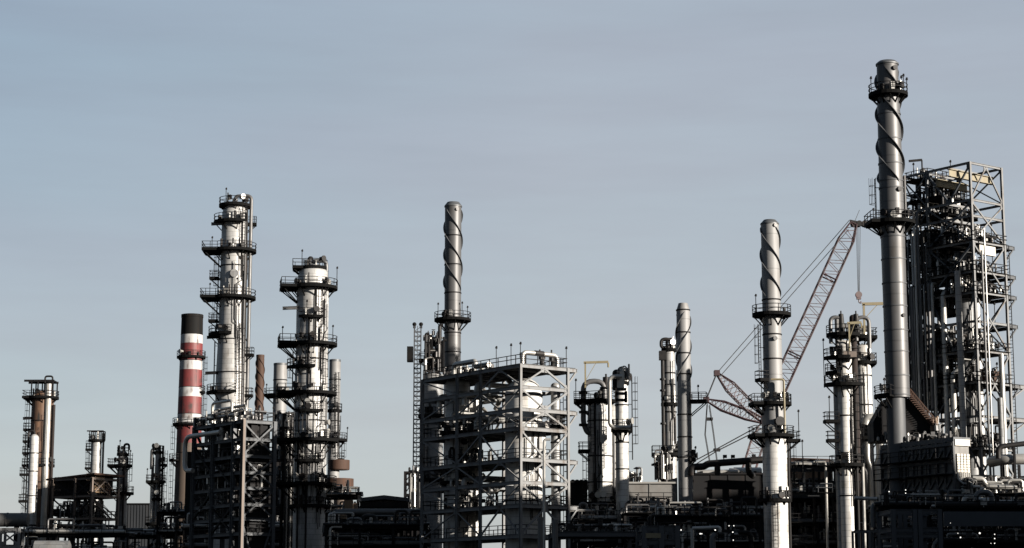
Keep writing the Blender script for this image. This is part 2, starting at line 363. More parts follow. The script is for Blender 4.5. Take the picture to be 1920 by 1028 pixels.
    def ladder(s,py0,py1,ang,cage=True,off=.35,rr=None,mat='steel_dark'):
        z1=s.z(py0); z0=s.z(py1); a=R(ang); mb=MB(); u=Vector((cos(a),sin(a),0)); v=Vector((-sin(a),cos(a),0)); R1=(rr or s.rad((z0+z1)/2))+off
        for q in (-.28,.28): mb.bar(u*R1+v*q+Vector((0,0,z0)),u*R1+v*q+Vector((0,0,z1)),.08)
        z=z0
        while z<z1: mb.bar(u*R1-v*.28+Vector((0,0,z)),u*R1+v*.28+Vector((0,0,z)),.045); z+=.45
        z=z0+1
        while z<z1: mb.bar(u*(R1-off-.1)+Vector((0,0,z)),u*R1+Vector((0,0,z)),.08); z+=3
        o=mb.build('ladder',mat,s.root,False)
        if cage:
            q=MB(); hoop=[]
            for k in range(7): t=-PI/2+PI*k/6; hoop.append(u*(R1+.1+.62*cos(t))+v*.42*sin(t))
            z=z0+2
            while z<z1:
                for p,p2 in zip(hoop[:-1],hoop[1:]): q.bar(p+Vector((0,0,z)),p2+Vector((0,0,z)),.05)
                z+=1.1
            for p in hoop[1:-1:2]: q.bar(p+Vector((0,0,min(z0+2,z1))),p+Vector((0,0,z1)),.04)
            q.build('safety_cage',mat,o,False)
    def vpipe(s,ang,off,py0,py1,r,mat='pipe',flanges=0,n=10,turn=None):
        """riser beside the shell; off = distance of its axis from the tower axis in px"""
        k=s.m((py0+py1)/2); a=R(ang); x,y=off*k*cos(a),off*k*sin(a); z1=s.z(py0); z0=s.z(py1) if py1<1100 else 0
        P=[(x,y,z0),(x,y,z1)]
        if turn=='in': P.append((x*.5,y*.5,z1))
        if turn=='inb': P=[(x*.5,y*.5,z0)]+P
        mb=MB(); mb.path(P,r,n)
        for i in range(flanges): zz=z0+(z1-z0)*(i+.5)/flanges; mb.ring((x,y,zz),r*.9,r*1.35,-.08,.08,12)
        z=z0+3
        while z<z1 and s.rad(z)<math.hypot(x,y): mb.bar((x,y,z),(x*.6,y*.6,z),.1); z+=5
        return mb.build('pipe',mat,s.root)
    def overhead(s,ang,off,pyTop,pyBot,r,mat='pipe',up=0):
        zt=s.z(pyTop); k=s.m(pyTop); a=R(ang); x,y=off*k*cos(a),off*k*sin(a); z0=s.z(pyBot) if pyBot<1100 else 0
        zb=s.prof[-1][1]-.2; mb=MB(); mb.path([(0,0,zb),(0,0,zt),(x,y,zt),(x,y,z0)],r,12,r*3)
        mb.ring((0,0,zb+.4),r*.9,r*1.5,-.08,.08,14); o=mb.build('overhead_pipe',mat,s.root); return o
    def davit(s,py0,py1,px0,px1,mat='steel_dark',y=-.5,w=.25,strut=True):
        """swing arm: mast from py1 up to py0 at px0, boom reaching to px1"""
        k=s.m(py0); x0=(px0-s.px)*k; x1=(px1-s.px)*k; z1=s.z(py0); z0=s.z(py1); mb=MB(); yy=y
        mb.bar((x0,yy,z0),(x0,yy,z1),w); mb.bar((x0-(.2 if x1>x0 else -.2),yy,z1),(x1,yy,z1+.1),w,w*1.5)
        if strut: mb.bar((x0,yy,z1-min(3,(z1-z0)*.5)),(x0+(x1-x0)*.45,yy,z1-.1),w*.35)
        mb.tube((x1,yy,z1),(x1,yy,z1-.6),.12,6); return mb.build('davit',mat,s.root,False)
    def fin(s,py,x0,x1,mat='steel_dark'):
        """projecting monorail beam; x0,x1 in px from the axis"""
        k=s.m(py); z=s.z(py); mb=MB(); mb.ibeam((x0*k,-s.rad(z)*.6,z),(x1*k,-s.rad(z)*.6,z+.1),.3,.45); return mb.build('lifting_beam',mat,s.root,False)
    def lamp(s,dx,py0,py1,y=-1.0):
        k=s.m(py1); return lamp(s.root,(dx*k,y,s.z(py1)),s.z(py0)-s.z(py1))
    def strakes(s,py0,py1,pitch,mat='stack',n=3,prot=.3,a_start=0,hand=1):
        z1=s.z(py0); z0=s.z(py1); Pm=pitch*s.m((py0+py1)/2)
        for j in range(n):
            mb=MB(); vs=[]; m=int((z1-z0)/Pm*28)+4; fs=[]
            for k in range(m+1):
                z=z1-(z1-z0)*k/m; a=R(a_start)+2*PI*j/n+hand*2*PI*(z1-z)/Pm; r=s.rad(z); p=prot*min(1,k/1.5,(m-k)/1.5)
                for rr,dz in ((r-.02,-.05),(r+p,-.05),(r+p,.05),(r-.02,.05)): vs.append((rr*cos(a),rr*sin(a),z+dz))
            for k in range(m):
                for q in range(4): fs.append((k*4+q,(k+1)*4+q,(k+1)*4+(q+1)%4,k*4+(q+1)%4))
            fs+=[(0,1,2,3),(4*m+3,4*m+2,4*m+1,4*m)]; mb.add(vs,fs); mb.build('helical_strake',mat,s.sh)
    def manhole(s,py,ang,d,mat='pipe_dark',out=.5):
        z=s.z(py); a=R(ang); r=s.rad(z); k=s.m(py)*d/2; mb=MB(); u=Vector((cos(a),sin(a),0)); c=Vector((0,0,z)); mb.tube(c+u*(r-.4),c+u*(r+out),k*.8,20); mb.tube(c+u*(r+out-.12),c+u*(r+out+.08),k,20); mb.build('manhole',mat,s.root)
    def small_lines(s,py0,py1,n,a0=-130,a1=-30,mats=('pipe_dark',)):
        """thin conduits with offsets running over the shell"""
        for m in mats:
            for i in range(n):
                mb=MB(); z1=s.z(py0); z0=s.z(py1); a=R(s.rnd.uniform(a0,a1)); za=z0+(z1-z0)*s.rnd.uniform(0,.3); zb=z0+(z1-z0)*s.rnd.uniform(.6,1); r=s.rad((za+zb)/2)+.16
                zm=(za+zb)/2+s.rnd.uniform(-1,1); P=[(r*cos(a),r*sin(a),za),(r*cos(a),r*sin(a),zm)]; da=s.rnd.uniform(-.5,.5)
                for k in range(1,5): b=a+da*k/4; P.append((r*cos(b),r*sin(b),zm+k*.15))
                b=a+da; P.append((r*cos(b),r*sin(b),zb)); mb.path(P,.055,6,.2); mb.build('conduit',m,s.root)
# ------------------------------------------------------------------ steel frames on the plant grid
GA=R(37)
def along(c,d,px,z):
    """distance from c along the unit vector d at which a point shows at picture column px"""
    k=(px-960)/F; zz=(z-CZ)*S_; return (k*(c.y*C_+zz)-c.x)/(d.x-k*d.y*C_)
class Frame:
    def __init__(s,name,label,px,py,Y,pr,pl,levels,ang=GA,cat='steel structure',group=None,pyref=None,depthR=None,depthL=None):
        c=ray(px,py,Y); s.Y=Y; s.ang=ang; s.c=c; s.dr=Vector((cos(ang),sin(ang),0)); s.dl=Vector((-sin(ang),cos(ang),0)); zr=zat(pyref or py,Y)
        s.root=empty(name,(c.x,Y,0),ang,label,cat,group); s.rnd=random.Random(int(px*3+py))
        s.u=[0]+([along(c,s.dr,p,zr) for p in pr] if pr else [depthR]); s.w=[0]+([along(c,s.dl,p,zr) for p in pl] if pl else [depthL]); s.L=[zat(p,Y) for p in levels]; s.H=s.L[0]
    def z(s,py): return zat(py,s.Y)
    def columns(s,mat,w=.45,top=0,skip=()):
        done=set()
        for i,u in enumerate(s.u):
            for j,q in enumerate(s.w):
                if (0<i<len(s.u)-1) and (0<j<len(s.w)-1): continue
                if (i,j) in skip: continue
                mb=MB(); mb.ibeam((u,q,0),(u,q,s.H+top),w,w); mb.bar((u,q,0),(u,q,.5),w*2); mb.build('column',mat,s.root,False)
    def floors(s,mat,which=None,h=.5,w=.28,sec=True):
        U=s.u[-1]; W=s.w[-1]
        for k,z in enumerate(s.L):
            mb=MB()
            for (a,b) in (((0,0),(U,0)),((U,0),(U,W)),((U,W),(0,W)),((0,W),(0,0))): mb.ibeam((*a,z-h/2),(*b,z-h/2),w,h)
            if sec and (which is None or k in which):
                n=max(2,int(W/3)) 
                for i in range(1,n): mb.bar((.15,W*i/n,z-h*.6),(U-.15,W*i/n,z-h*.6),.16,.3)
            mb.build('floor_beams',mat,s.root,False)
    def decks(s,ks,rail=True,mat='grate',over=0,rmat='steel_dark',sides='frlb',hole=None):
        U=s.u[-1]; W=s.w[-1]
        for k in ks:
            z=s.L[k]+.06; mb=MB(); o_=over
            if hole:
                (cu,cw,hr)=hole; n=32; outer=[]
                for i in range(n):
                    a=2*PI*i/n; dx,dy=cos(a),sin(a); t=min([((U+o_-cu)/dx if dx>0 else (-o_-cu)/dx) if abs(dx)>1e-9 else 1e9,((W+o_-cw)/dy if dy>0 else (-o_-cw)/dy) if abs(dy)>1e-9 else 1e9]); outer.append((cu+dx*t,cw+dy*t))
                inner=[(cu+hr*cos(2*PI*i/n),cw+hr*sin(2*PI*i/n)) for i in range(n)]
                for i in range(n): j=(i+1)%n; mb.prism([inner[i],outer[i],outer[j],inner[j]],z-.06,z)
            else: mb.prism([(-o_,-o_),(U+o_,-o_),(U+o_,W+o_),(-o_,W+o_)],z-.06,z)
            o=mb.build('deck',mat,s.root,False)
            if rail:
                q=MB(); e=.05-o_; P=[(e,W-e,z),(e,e,z),(U-e,e,z),(U-e,W-e,z)]; railing(q,P,closed=True,step=1.8,r=.085); q.build('railing',rmat,o,False)
    def face(s,side,i,t):
        """point on a face: side 'r' (w=0) or 'l' (u=0), 'rb','lb' the far ones"""
        return {'r':(t,0),'l':(0,t),'rb':(t,s.w[-1]),'lb':(s.u[-1],t)}[side]
    def brace(s,side,i,k0,k1,kind,mat,w=.26):
        A=s.u if side[0]=='r' else s.w; a,b=A[i],A[i+1]; m=(a+b)/2; z1=s.L[k0]-.4; z0=s.L[k1] if k1<len(s.L) else 0; mb=MB(); f=lambda t:s.face(side,i,t)
        seg={'X':[(a,z0,b,z1),(a,z1,b,z0)],'/':[(a,z0,b,z1)],'\\':[(a,z1,b,z0)],'A':[(a,z0,m,z1),(m,z1,b,z0)],'V':[(a,z1,m,z0),(m,z0,b,z1)]}[kind]
        for n,(p,zp,q,zq) in enumerate(seg):
            o=.02*n; A_=Vector((*f(p),zp)); B_=Vector((*f(q),zq)); mb.bar(A_,B_,w+o,w+o)
            g=min(1.0,w*3.2); dd=(B_-A_).normalized()
            for P_ in (A_+dd*g*.45,B_-dd*g*.45): mb.box(P_,((g,w*.5,g*.9) if side[0]=='r' else (w*.5,g,g*.9)))
        mb.build('brace',mat,s.root,False)
    def cant(s,k,ext,mat,u=True,drop=2.0):
        """bracketed walkway past the far end of the right face"""
        z=s.L[k]; U=s.u[-1]; mb=MB(); mb.ibeam((U,0,z-.25),(U+ext,0,z-.25),.25,.48); mb.bar((U,0,z-drop),(U+ext*.9,0,z-.45),.18); W=min(4,s.w[-1]); mb.ibeam((U,W,z-.25),(U+ext,W,z-.25),.25,.48); mb.ibeam((U+ext,-.1,z-.25),(U+ext,W+.1,z-.25),.26,.46)
        mb.build('bracket',mat,s.root,False); q=MB(); q.prism([(U+.1,.1),(U+ext-.1,.1),(U+ext-.1,W-.1),(U+.1,W-.1)],z+.02,z+.08); q.build('walkway','grate',s.root,False)
    def uw(s,px,py,w):
        """u for a thing inside, seen at px, at depth w"""
        z=s.z(py); c=Vector((s.c.x,s.c.y,0))+s.dl*w; return along(c,s.dr,px,z)
    def world(s,u,w): p=Vector((s.c.x,s.c.y,0))+s.dr*u+s.dl*w; return p
    def lamps(s,pts,h=2.6):
        for (u,w,z) in pts: lamp(s.root,(u,w,z),h)
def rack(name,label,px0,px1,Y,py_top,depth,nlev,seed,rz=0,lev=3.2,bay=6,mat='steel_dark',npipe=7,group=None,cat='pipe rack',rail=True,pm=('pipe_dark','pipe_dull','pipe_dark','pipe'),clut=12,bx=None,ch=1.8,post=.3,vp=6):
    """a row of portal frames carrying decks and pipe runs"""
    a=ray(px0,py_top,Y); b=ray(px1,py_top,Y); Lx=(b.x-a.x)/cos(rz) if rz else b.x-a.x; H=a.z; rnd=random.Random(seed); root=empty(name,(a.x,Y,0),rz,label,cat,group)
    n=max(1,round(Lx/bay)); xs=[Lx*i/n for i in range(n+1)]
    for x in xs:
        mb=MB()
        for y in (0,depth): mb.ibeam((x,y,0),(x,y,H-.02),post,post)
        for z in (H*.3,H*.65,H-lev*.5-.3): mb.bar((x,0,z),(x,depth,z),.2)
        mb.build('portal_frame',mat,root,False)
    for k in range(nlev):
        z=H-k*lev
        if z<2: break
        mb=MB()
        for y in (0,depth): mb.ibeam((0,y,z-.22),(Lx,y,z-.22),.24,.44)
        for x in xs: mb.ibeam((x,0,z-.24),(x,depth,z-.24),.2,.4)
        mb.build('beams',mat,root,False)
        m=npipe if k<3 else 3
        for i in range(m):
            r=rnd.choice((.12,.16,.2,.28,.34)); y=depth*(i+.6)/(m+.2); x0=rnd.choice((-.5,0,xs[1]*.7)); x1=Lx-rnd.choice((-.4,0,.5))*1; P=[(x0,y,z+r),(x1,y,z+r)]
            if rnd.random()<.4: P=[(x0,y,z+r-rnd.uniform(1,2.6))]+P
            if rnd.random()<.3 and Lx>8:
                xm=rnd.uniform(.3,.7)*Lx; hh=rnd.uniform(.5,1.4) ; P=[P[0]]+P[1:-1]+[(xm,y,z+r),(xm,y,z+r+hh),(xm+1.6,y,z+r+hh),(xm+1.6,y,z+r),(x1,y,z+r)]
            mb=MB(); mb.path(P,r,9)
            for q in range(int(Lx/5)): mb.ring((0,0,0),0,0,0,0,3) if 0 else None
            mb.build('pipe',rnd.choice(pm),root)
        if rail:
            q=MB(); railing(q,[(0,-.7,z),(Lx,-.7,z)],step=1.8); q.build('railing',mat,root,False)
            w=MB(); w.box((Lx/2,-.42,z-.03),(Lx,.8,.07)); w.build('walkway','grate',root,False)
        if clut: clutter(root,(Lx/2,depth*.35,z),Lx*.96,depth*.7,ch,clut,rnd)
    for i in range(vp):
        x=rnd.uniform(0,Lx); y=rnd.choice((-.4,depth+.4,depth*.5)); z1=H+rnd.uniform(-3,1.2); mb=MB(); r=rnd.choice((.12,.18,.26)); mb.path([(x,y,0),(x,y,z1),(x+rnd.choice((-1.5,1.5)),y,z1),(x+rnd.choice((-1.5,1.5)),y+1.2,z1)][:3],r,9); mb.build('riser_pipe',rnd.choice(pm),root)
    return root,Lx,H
def shed(name,label,px0,px1,Y,py_top,depth,mat,rz=0,cat='building',rib=1.2,roof='steel_dark',pitch=0,z0=0,group=None,ribmat=None,legs=False,py_bot=None):
    a=ray(px0,py_top,Y); b=ray(px1,py_top,Y); L=(b.x-a.x)/cos(rz) if rz else b.x-a.x; H=a.z; root=empty(name,(a.x,Y,0),rz,label,cat,group)
    if py_bot: z0=zat(py_bot,Y)
    mb=MB(); mb.box((L/2,depth/2,(H+z0)/2),(L,depth,H-z0)); r=mb; n=int(L/rib)
    for i in range(n+1): r.box((L*i/n,-.03,(H+z0)/2),(.14,.12,H-z0-.1))
    n=int(depth/rib)
    for i in range(n+1): r.box((-.03,depth*i/n,(H+z0)/2),(.12,.14,H-z0-.1)); r.box((L+.03,depth*i/n,(H+z0)/2),(.12,.14,H-z0-.1))
    r.build('wall',mat,root,False); t=MB()
    if pitch: t.add([(-.4,-.4,H),(L+.4,-.4,H),(L+.4,depth+.4,H),(-.4,depth+.4,H),(-.4,-.4,H+.2),(L+.4,-.4,H+.2),(L+.4,depth+.4,H+.2),(-.4,depth+.4,H+.2),(L/2,-.4,H+pitch),(L/2,depth+.4,H+pitch)],[(0,1,5,8,4),(3,7,9,6,2),(4,8,9,7),(8,5,6,9),(0,4,7,3),(1,2,6,5),(0,3,2,1)])
    else: t.box((L/2,depth/2,H+.1),(L+.6,depth+.6,.22))
    t.build('roof',roof,root,False)
    if z0>0 or legs:
        for x in (.3,L-.3):
            for y in (.3,depth-.3): q=MB(); q.ibeam((x,y,0),(x,y,z0),.35,.35); q.build('leg','steel_dark',root,False)
    return root,L,H
# ================================================================== SETTING
g=MB(); g.add([(-9000,-3000,0),(9000,-3000,0),(9000,15000,0),(-9000,15000,0)],[(0,1,2,3)]); tag(g.build('ground','ground'),None,None,None,'structure')
g=MB(); g.add([(-260,120,.004),(260,120,.004),(260,172,.004),(-260,172,.004)],[(0,1,2,3)]); tag(g.build('road','asphalt'),None,None,None,'structure')
def ridge_h(s):  # crest heights of the added ridge, shaped by the shadow it casts
    pts=[(60,0),(110,20),(150,42),(190,47),(206,49),(211,48),(214,36),(224,33),(233,34),(235.5,49),(245,48),(249,33),(255,27),(265,18),(300,9),(360,0)]
    for (a,ha),(c,hc) in zip(pts[:-1],pts[1:]):
        if a<=s<=c: return ha+(hc-ha)*(s-a)/(c-a)
    return 0
mb=MB(); vs=[]; fs=[]; rr_=random.Random(5); nS=200; prof=[(0,0),(16,.45),(30,.8),(38,.96),(44,1),(56,.97),(80,.7),(120,.3),(170,0)]
for i in range(nS):
    s=60+300*i/(nS-1); h=ridge_h(s)
    for d,f_ in prof: q=-30+d; jit=rr_.uniform(-.6,.6) if 0<f_ else 0; vs.append((.53*s+.848*q*1.0,.848*s-.53*q,max(-.1,h*f_+jit*.3*(h>5)-.05)))
m_=len(prof)
for i in range(nS-1):
    for j in range(m_-1): fs.append((i*m_+j,(i+1)*m_+j,(i+1)*m_+j+1,i*m_+j+1))
mb.add(vs,fs); tag(mb.build('shadow_ridge','ground'),None,None,None,'structure')  # unseen earth ridge, added right of the view to shade the plant's foot
# ================================================================== LEFT EDGE
t=Col('flue_duct','large round grey duct running in from the left edge of the plant','duct',-40,975,330)
k=t.m(975); mb=MB(); zc=t.z(975); mb.tube((-30,0,zc),(93*k,0,zc),13*k,28); mb.build('duct_shell','pipe_dull',t.root)
mb=MB()
for x in (-6,-2,2,4.6,7): mb.tube((x,0,zc),(x+.25,0,zc),13.6*k,28)
mb.build('flange_ring','pipe_dull',t.root); mb=MB()
for x in (-8,6.3): mb.ibeam((x,-.8,0),(x,-.8,zc-1),.4,.4); mb.ibeam((x,.8,0),(x,.8,zc-1),.4,.4)
mb.build('support_leg','steel_dark',t.root,False)
f=Frame('braced_frame','pale steel frame with crossed braces under the round duct at the left edge',2,990,300,[36],None,[990,1022],ang=R(8),depthL=6,pyref=1000)
f.columns('steel_pale',.4); f.floors('steel_pale',h=.5); f.brace('r',0,0,1,'X','steel_pale',.22); f.brace('r',0,1,2,'X','steel_pale',.22); f.decks([1],False)
# rusty column with the flat lifting frame on top
t=Col('distillation_column','rust streaked brown column under a flat lifting frame near the left edge','column',80,760,345)
t.body([(742,40),(1028,44)],'rust_clad',dome=.5); t.seam([790,850,905]); t.ring(746,58,ext=34,ea=180,brk=6); t.ladder(742,960,-170,off=.3)
k=t.m(740); z=t.z(716); zb=t.z(746); mb=MB()
for x in (-18,-6,22): 
    for y in (-1.6,1.6): mb.bar((x*k,y,zb),(x*k,y,z),.2)
for y in (-1.6,1.6): mb.bar((-32*k,y,z),(24*k,y,z),.3,.35)
mb.bar((-18*k,-1.6,z),(-18*k,1.6,z),.25); mb.bar((22*k,-1.6,z),(22*k,1.6,z),.25); mb.box((-4*k,0,z+.15),(22*k,3,.12)); mb.build('lifting_frame','steel_dark',t.root,False)
mb=MB(); mb.path([(4*k,-.5,zb),(4*k,-.5,z+.9),(18*k,-.5,z+.9),(18*k,-.5,zb)],.16,8); mb.build('pipe','pipe_dark',t.root)
t.vpipe(-50,21,722,1100,.55,'pipe'); t.vpipe(-20,25,760,1100,.25,'rust_dark'); t.vpipe(-80,18,780,900,.25,'rust',turn='inb')
for py in (806,828,850,873): t.bal(py,185,33,14,inn=18)
t.ring(873,52,brk=5,clut=3); t.small_lines(755,960,5); t.fin(786,-33,-8)
t=Col('condenser_vessel','slim pale riser vessel with domed top standing against the rusty column','vessel',63,860,337)
t.body([(822,17),(1028,19)],'clad_bright',dome=.9); t.ladder(812,1000,180,off=.25); t.seam([850,884,930,985]); t.bal(890,190,24,10); t.bal(940,190,24,10)
mb=MB(); z=t.z(818); mb.path([(-1,0,z-2),(-1,0,z+.9),(.0,0,z+.9),(0,0,z-1.2)],.2,8); mb.build('pipe','pipe_dark',t.root)
t=Col('vent_column','short pale column with a square pipe gallery on top behind the brown shed','column',180,860,380)
t.body([(828,19),(1028,22)],'clad',dome=.6); t.ring(826,30,brk=4,clut=5); t.ladder(826,890,175); t.bal(843,180,19,12); t.bal(878,180,19,12); t.vpipe(0,13,812,1100,.2,'pipe_dull')
k=t.m(810); z=t.z(809); zb=t.z(826); mb=MB()
for x in (-12,-5,6,14): mb.bar((x*k,-.8,zb),(x*k,-.8,z),.14); mb.bar((x*k,.9,zb),(x*k,.9,z),.14)
mb.bar((-17*k,-.8,z),(14*k,-.8,z),.22); mb.bar((-13*k,.9,z),(14*k,.9,z),.22); mb.box((2*k,0,z-.05),(24*k,1.6,.08)); mb.build('lifting_frame','steel_dark',t.root,False)
t=Col('scrubber_column','dark grey column with two railed galleries left of the striped chimney','column',229,900,340)
t.body([(852,17),(895,19),(1028,22)],'clad_cool',dome=.8); t.ring(852,22,brk=4,clut=3); t.ring(873,36,ext=26,ea=180,brk=6,clut=5); t.ring(925,44,brk=5,clut=5); t.lamp(-4,829,850); t.lamp(16,848,873); t.ladder(850,925,-20); t.small_lines(875,960,4); t.vpipe(-60,10,870,1100,.18,'pipe_dark')
mb=MB(); z=t.z(833); mb.path([(.2,0,z-2.2),(.2,0,z),(1,0,z),(1,0,z-1)],.2,8); mb.build('pipe','pipe_dark',t.root)
t=Col('stripper_column','thin pale column wrapped in pipes just left of the striped chimney','column',295,920,350)
t.body([(846,11),(1028,13)],'clad',dome=.8); t.ring(848,18,brk=3,clut=4); t.arc(872,34,-60,60); t.ring(903,30,ext=20,ea=180,brk=4,clut=5); t.ring(936,20,brk=3); t.ring(982,40,brk=5,clut=6)
t.vpipe(175,10,858,905,.25,'pipe_dull'); t.vpipe(180,9,905,1100,.42,'clad' if 0 else 'pipe'); t.vpipe(-10,9,836,1100,.2,'pipe_dark'); t.overhead(185,12,842,880,.3,'pipe_dull'); t.ladder(845,980,-20,off=.6); t.lamp(12,910,950); t.lamp(-18,882,903); t.small_lines(850,1000,5)
# shed on its braced frame
f=Frame('stair_tower','pale braced steel frame with zigzag stairs below the brown shed',173,900,330,[221],[140,98],[895,928,970,1002],ang=R(58),pyref=950)
f.columns('steel_brown',.34); f.floors('steel_brown',h=.34,w=.22); f.brace('r',0,0,1,'A','steel_brown',.16)
for i in (1,2,3): f.brace('r',0,i,i+1,'\\' if i<3 else '/','steel_brown',.16)
for i in range(4): f.brace('l',0,i,i+1,'X','steel_dark',.2); f.brace('l',1,i,i+1,'/','steel_dark',.2)
f.decks([1,2,3]); U=f.u[-1]
for i in range(3):
    z1=f.L[i]-.2; z0=f.L[i+1]; mb=MB()
    for y in (1.0,1.9): mb.bar((.6,y,z1),(U-.6,y,z0),.1,.3)
    for s in range(14): q=(s+.5)/14; mb.box((.6+(U-1.2)*q,1.45,z1+(z0-z1)*q),(.28,.9,.06))
    for y in (1.0,1.9): mb.bar((.6,y,z1+1),(U-.6,y,z0+1),.07)
    mb.build('stair_flight','steel_brown',f.root,False)
clutter(f.root,(U/2,4,f.L[3]),U,4,6,50,f.rnd); clutter(f.root,(U/2,5,f.L[2]),U,5,3,30,f.rnd)
f2=Frame('clad_shed','brown clad shed raised on the braced frame beside the rusty column',172,893,331.5,[216],[98],[892],ang=R(58),pyref=925,cat='shed')
z0=f2.z(929); z1=f2.z(891); U=f2.u[-1]; W=f2.w[-1]
mb=MB(); mb.box((U/2+.3,W/2+.3,(z0+z1)/2),(U-1,W-.2,z1-z0)); mb.build('wall','casing',f2.root,False)
mb=MB(); mb.add([(-.6,-1.2,z1),(U+1,-1.2,z1),(U+1,W+1,z1-.6),(-.6,W+1,z1-.6),(-.6,-1.2,z1+.3),(U+1,-1.2,z1+.3),(U+1,W+1,z1-.3),(-.6,W+1,z1-.3)],[(3,2,1,0),(4,5,6,7),(0,1,5,4),(1,2,6,5),(2,3,7,6),(3,0,4,7)]); mb.build('roof','rust',f2.root,False)
mb=MB(); mb.box((U*.35,.14,(z0+z1)/2+.2),(U*.4,.12,(z1-z0)*.8)); mb.build('pale_panel','box_tan',f2.root,False)
mb=MB(); mb.box((U*.72,.12,(z0+z1)/2-.3),(U*.2,.15,(z1-z0)*.6)); mb.build('door','rust',f2.root,False)
mb=MB()
for i in range(12): mb.box((.02,W*i/11+.3,(z0+z1)/2),(.12,.14,z1-z0-.1)); 
mb.build('wall_ribs','casing',f2.root,False)
shed('corrugated_shed','dark blue grey corrugated shed between the dark column and the thin pale column',236,286,360,946,10,'sheet',rib=.5)
t=Col('storage_drum','pale horizontal drum at the foot of the brown shed','drum',100,1020,270); k=t.m(1020); z=t.z(1027)
mb=MB(); r=13*k; mb.tube((-34*k,0,z),(30*k,0,z),r,30); 
mb.build('drum_shell','clad_cool',t.root); mb=MB(); mb.tube((-37*k,0,z),(-34*k,0,z),r*.5,30,r); mb.tube((30*k,0,z),(33*k,0,z),r,30,r*.5); mb.build('end_cap','pipe_dull',t.root); mb=MB()
for x in (-20*k,18*k): mb.box((x,0,(z-r*.6)/2),(.7,r*1.6,z-r*.6))
mb.build('saddle','steel_dark',t.root,False)
rack('pipe_rack','dark pipe bridge along the ground left of the striped chimney',228,330,330,1004,5,3,11,bay=5,clut=16)
rack('pipe_rack','low dark pipe rack behind the pale drum at bottom left',40,240,312,1000,6,3,12,bay=6,clut=26,ch=2.4)
rack('pipe_rack','small dark equipment rack behind the brown shed frame',96,176,336,962,6,4,13,bay=5,clut=22,ch=2.6)
rack('pipe_rack','small dark equipment rack at the foot of the striped chimney',296,350,325,960,5,4,14,bay=5,clut=14,ch=2.4)
# striped chimney
t=Col('striped_chimney','tall tapered chimney banded in black, white and red above tan concrete','chimney',355,800,380)
bands=[(593,628,'paint_black','black_band'),(628,645,'paint_white','white_band'),(645,677.5,'paint_red','red_band'),(677.5,694.5,'paint_white','white_band'),(694.5,727,'paint_red','red_band'),(727,745,'paint_white','white_band'),(745,777,'paint_red','red_band'),(777,796,'paint_white','white_band'),(796,832,'paint_red','red_band'),(832,1300,'concrete','shaft')]
W=lambda py: 40+ (py-593)*(12/400)
zt=t.z(593); t.prof=[(W(1100)/2*t.m(1100),0),(20*t.m(593),zt)]
for a,b,m,n in bands:
    z1=t.z(a); z0=t.z(b) if b<1200 else 0; mb=MB(); mb.lathe([(t.rad(z0),z0),(t.rad(z1),z1)],48,close=(a==593 or b>1200)); t.sh=mb.build(n,m,t.root)
mb=MB(); mb.ring((0,0,zt),t.rad(zt)*.75,t.rad(zt)*1.03,-.3,.25,40); mb.build('rim','paint_black',t.root)
t.seam([628,677,727,777,850],'steel_dark',.1,.03); t.ring(670,53,brk=8,clut=3); t.ring(796,62,brk=10,clut=2); t.arc(735,55,-30,50,clut=0); t.arc(863,72,150,230,clut=0)
t.ladder(668,733,-8); t.ladder(735,800,-8); t.ladder(796,863,188); t.ladder(863,1000,188)
# ================================================================== TALL COLUMN
t=Col('distillation_column','tallest silver column on the left, ringed by five black galleries','column',437,560,300)
t.body([(392,42),(400,48),(545,50),(630,52),(700,57),(1028,60)],'clad_bright',dome=.7); t.seam([500,638,700])
t.ring(386,60,brk=6,clut=7); t.arc(418,78,-190,-50,clut=4); t.bal(420,5,40,16); t.ring(471,82,ext=57,ea=182,clut=5); t.bal(522,182,44,16,inn=26); t.ring(559,84,ext=58,ea=182,clut=5); t.bal(602,182,44,18,inn=26)
t.arc(628,88,-190,-85,clut=3); t.bal(666,-5,41,14); t.arc(737,90,-190,-70,clut=3); t.bal(742,-5,41,14); t.fin(423,-42,-10,'pipe_dull'); t.fin(635,-45,-16); t.fin(702,-46,-20)
t.overhead(-8,31,368,1100,.27,'pipe_dull'); t.vpipe(-30,29,395,1100,.14,'pipe_dark'); t.vpipe(-38,30,480,1100,.12,'pipe_dull'); t.vpipe(-3,33,470,1100,.12,'pipe_dark')
t.ladder(390,470,-48); t.ladder(472,560,175); t.ladder(560,628,178,); t.ladder(640,735,178,cage=False); t.ladder(610,780,-52,cage=True)
t.lamp(-16,358,385); t.lamp(-40,449,470); t.lamp(-35,493,522); t.lamp(-42,536,559); t.lamp(12,530,556,y=-3)
t.manhole(517,-80,15,'clad_cool',.3); t.manhole(551,-110,10); t.small_lines(400,700,9,-75,-20); t.small_lines(480,760,4,-70,-40,('pipe_dull',))
t=Col('twisted_chimney','slim rusty chimney with spiral fins between the two tall silver columns','chimney',487,720,360)
t.body([(667,15),(1028,17)],'rust',foot=True,rim='rust'); t.strakes(672,776,75,'rust',3,.14,20)
t=Col('round_chimney','plain grey chimney just left of the second silver column','chimney',525,730,340)
t.body([(683,25),(1028,27)],'stack_light',rim='cap'); t.seam([713,745]); t.ring(742,52,ext=27,ea=180,brk=5,clut=3); t.lamp(-24,724,740)
t=Col('round_chimney','plain grey chimney with brown crates on its lower galleries, right of the second silver column','chimney',627,760,330)
t.body([(676,21),(940,23),(1028,23)],'stack_light',rim='cap',foot=True); t.seam([712,790]); t.ring(770,28,brk=4,clut=2,rmat='steel_dark'); t.ladder(700,860,-70); t.ring(825,50,brk=6,clut=2); t.lamp(26,805,825); t.arc(862,40,-60,60,clut=0); t.ladder(820,880,0); t.small_lines(760,860,5)
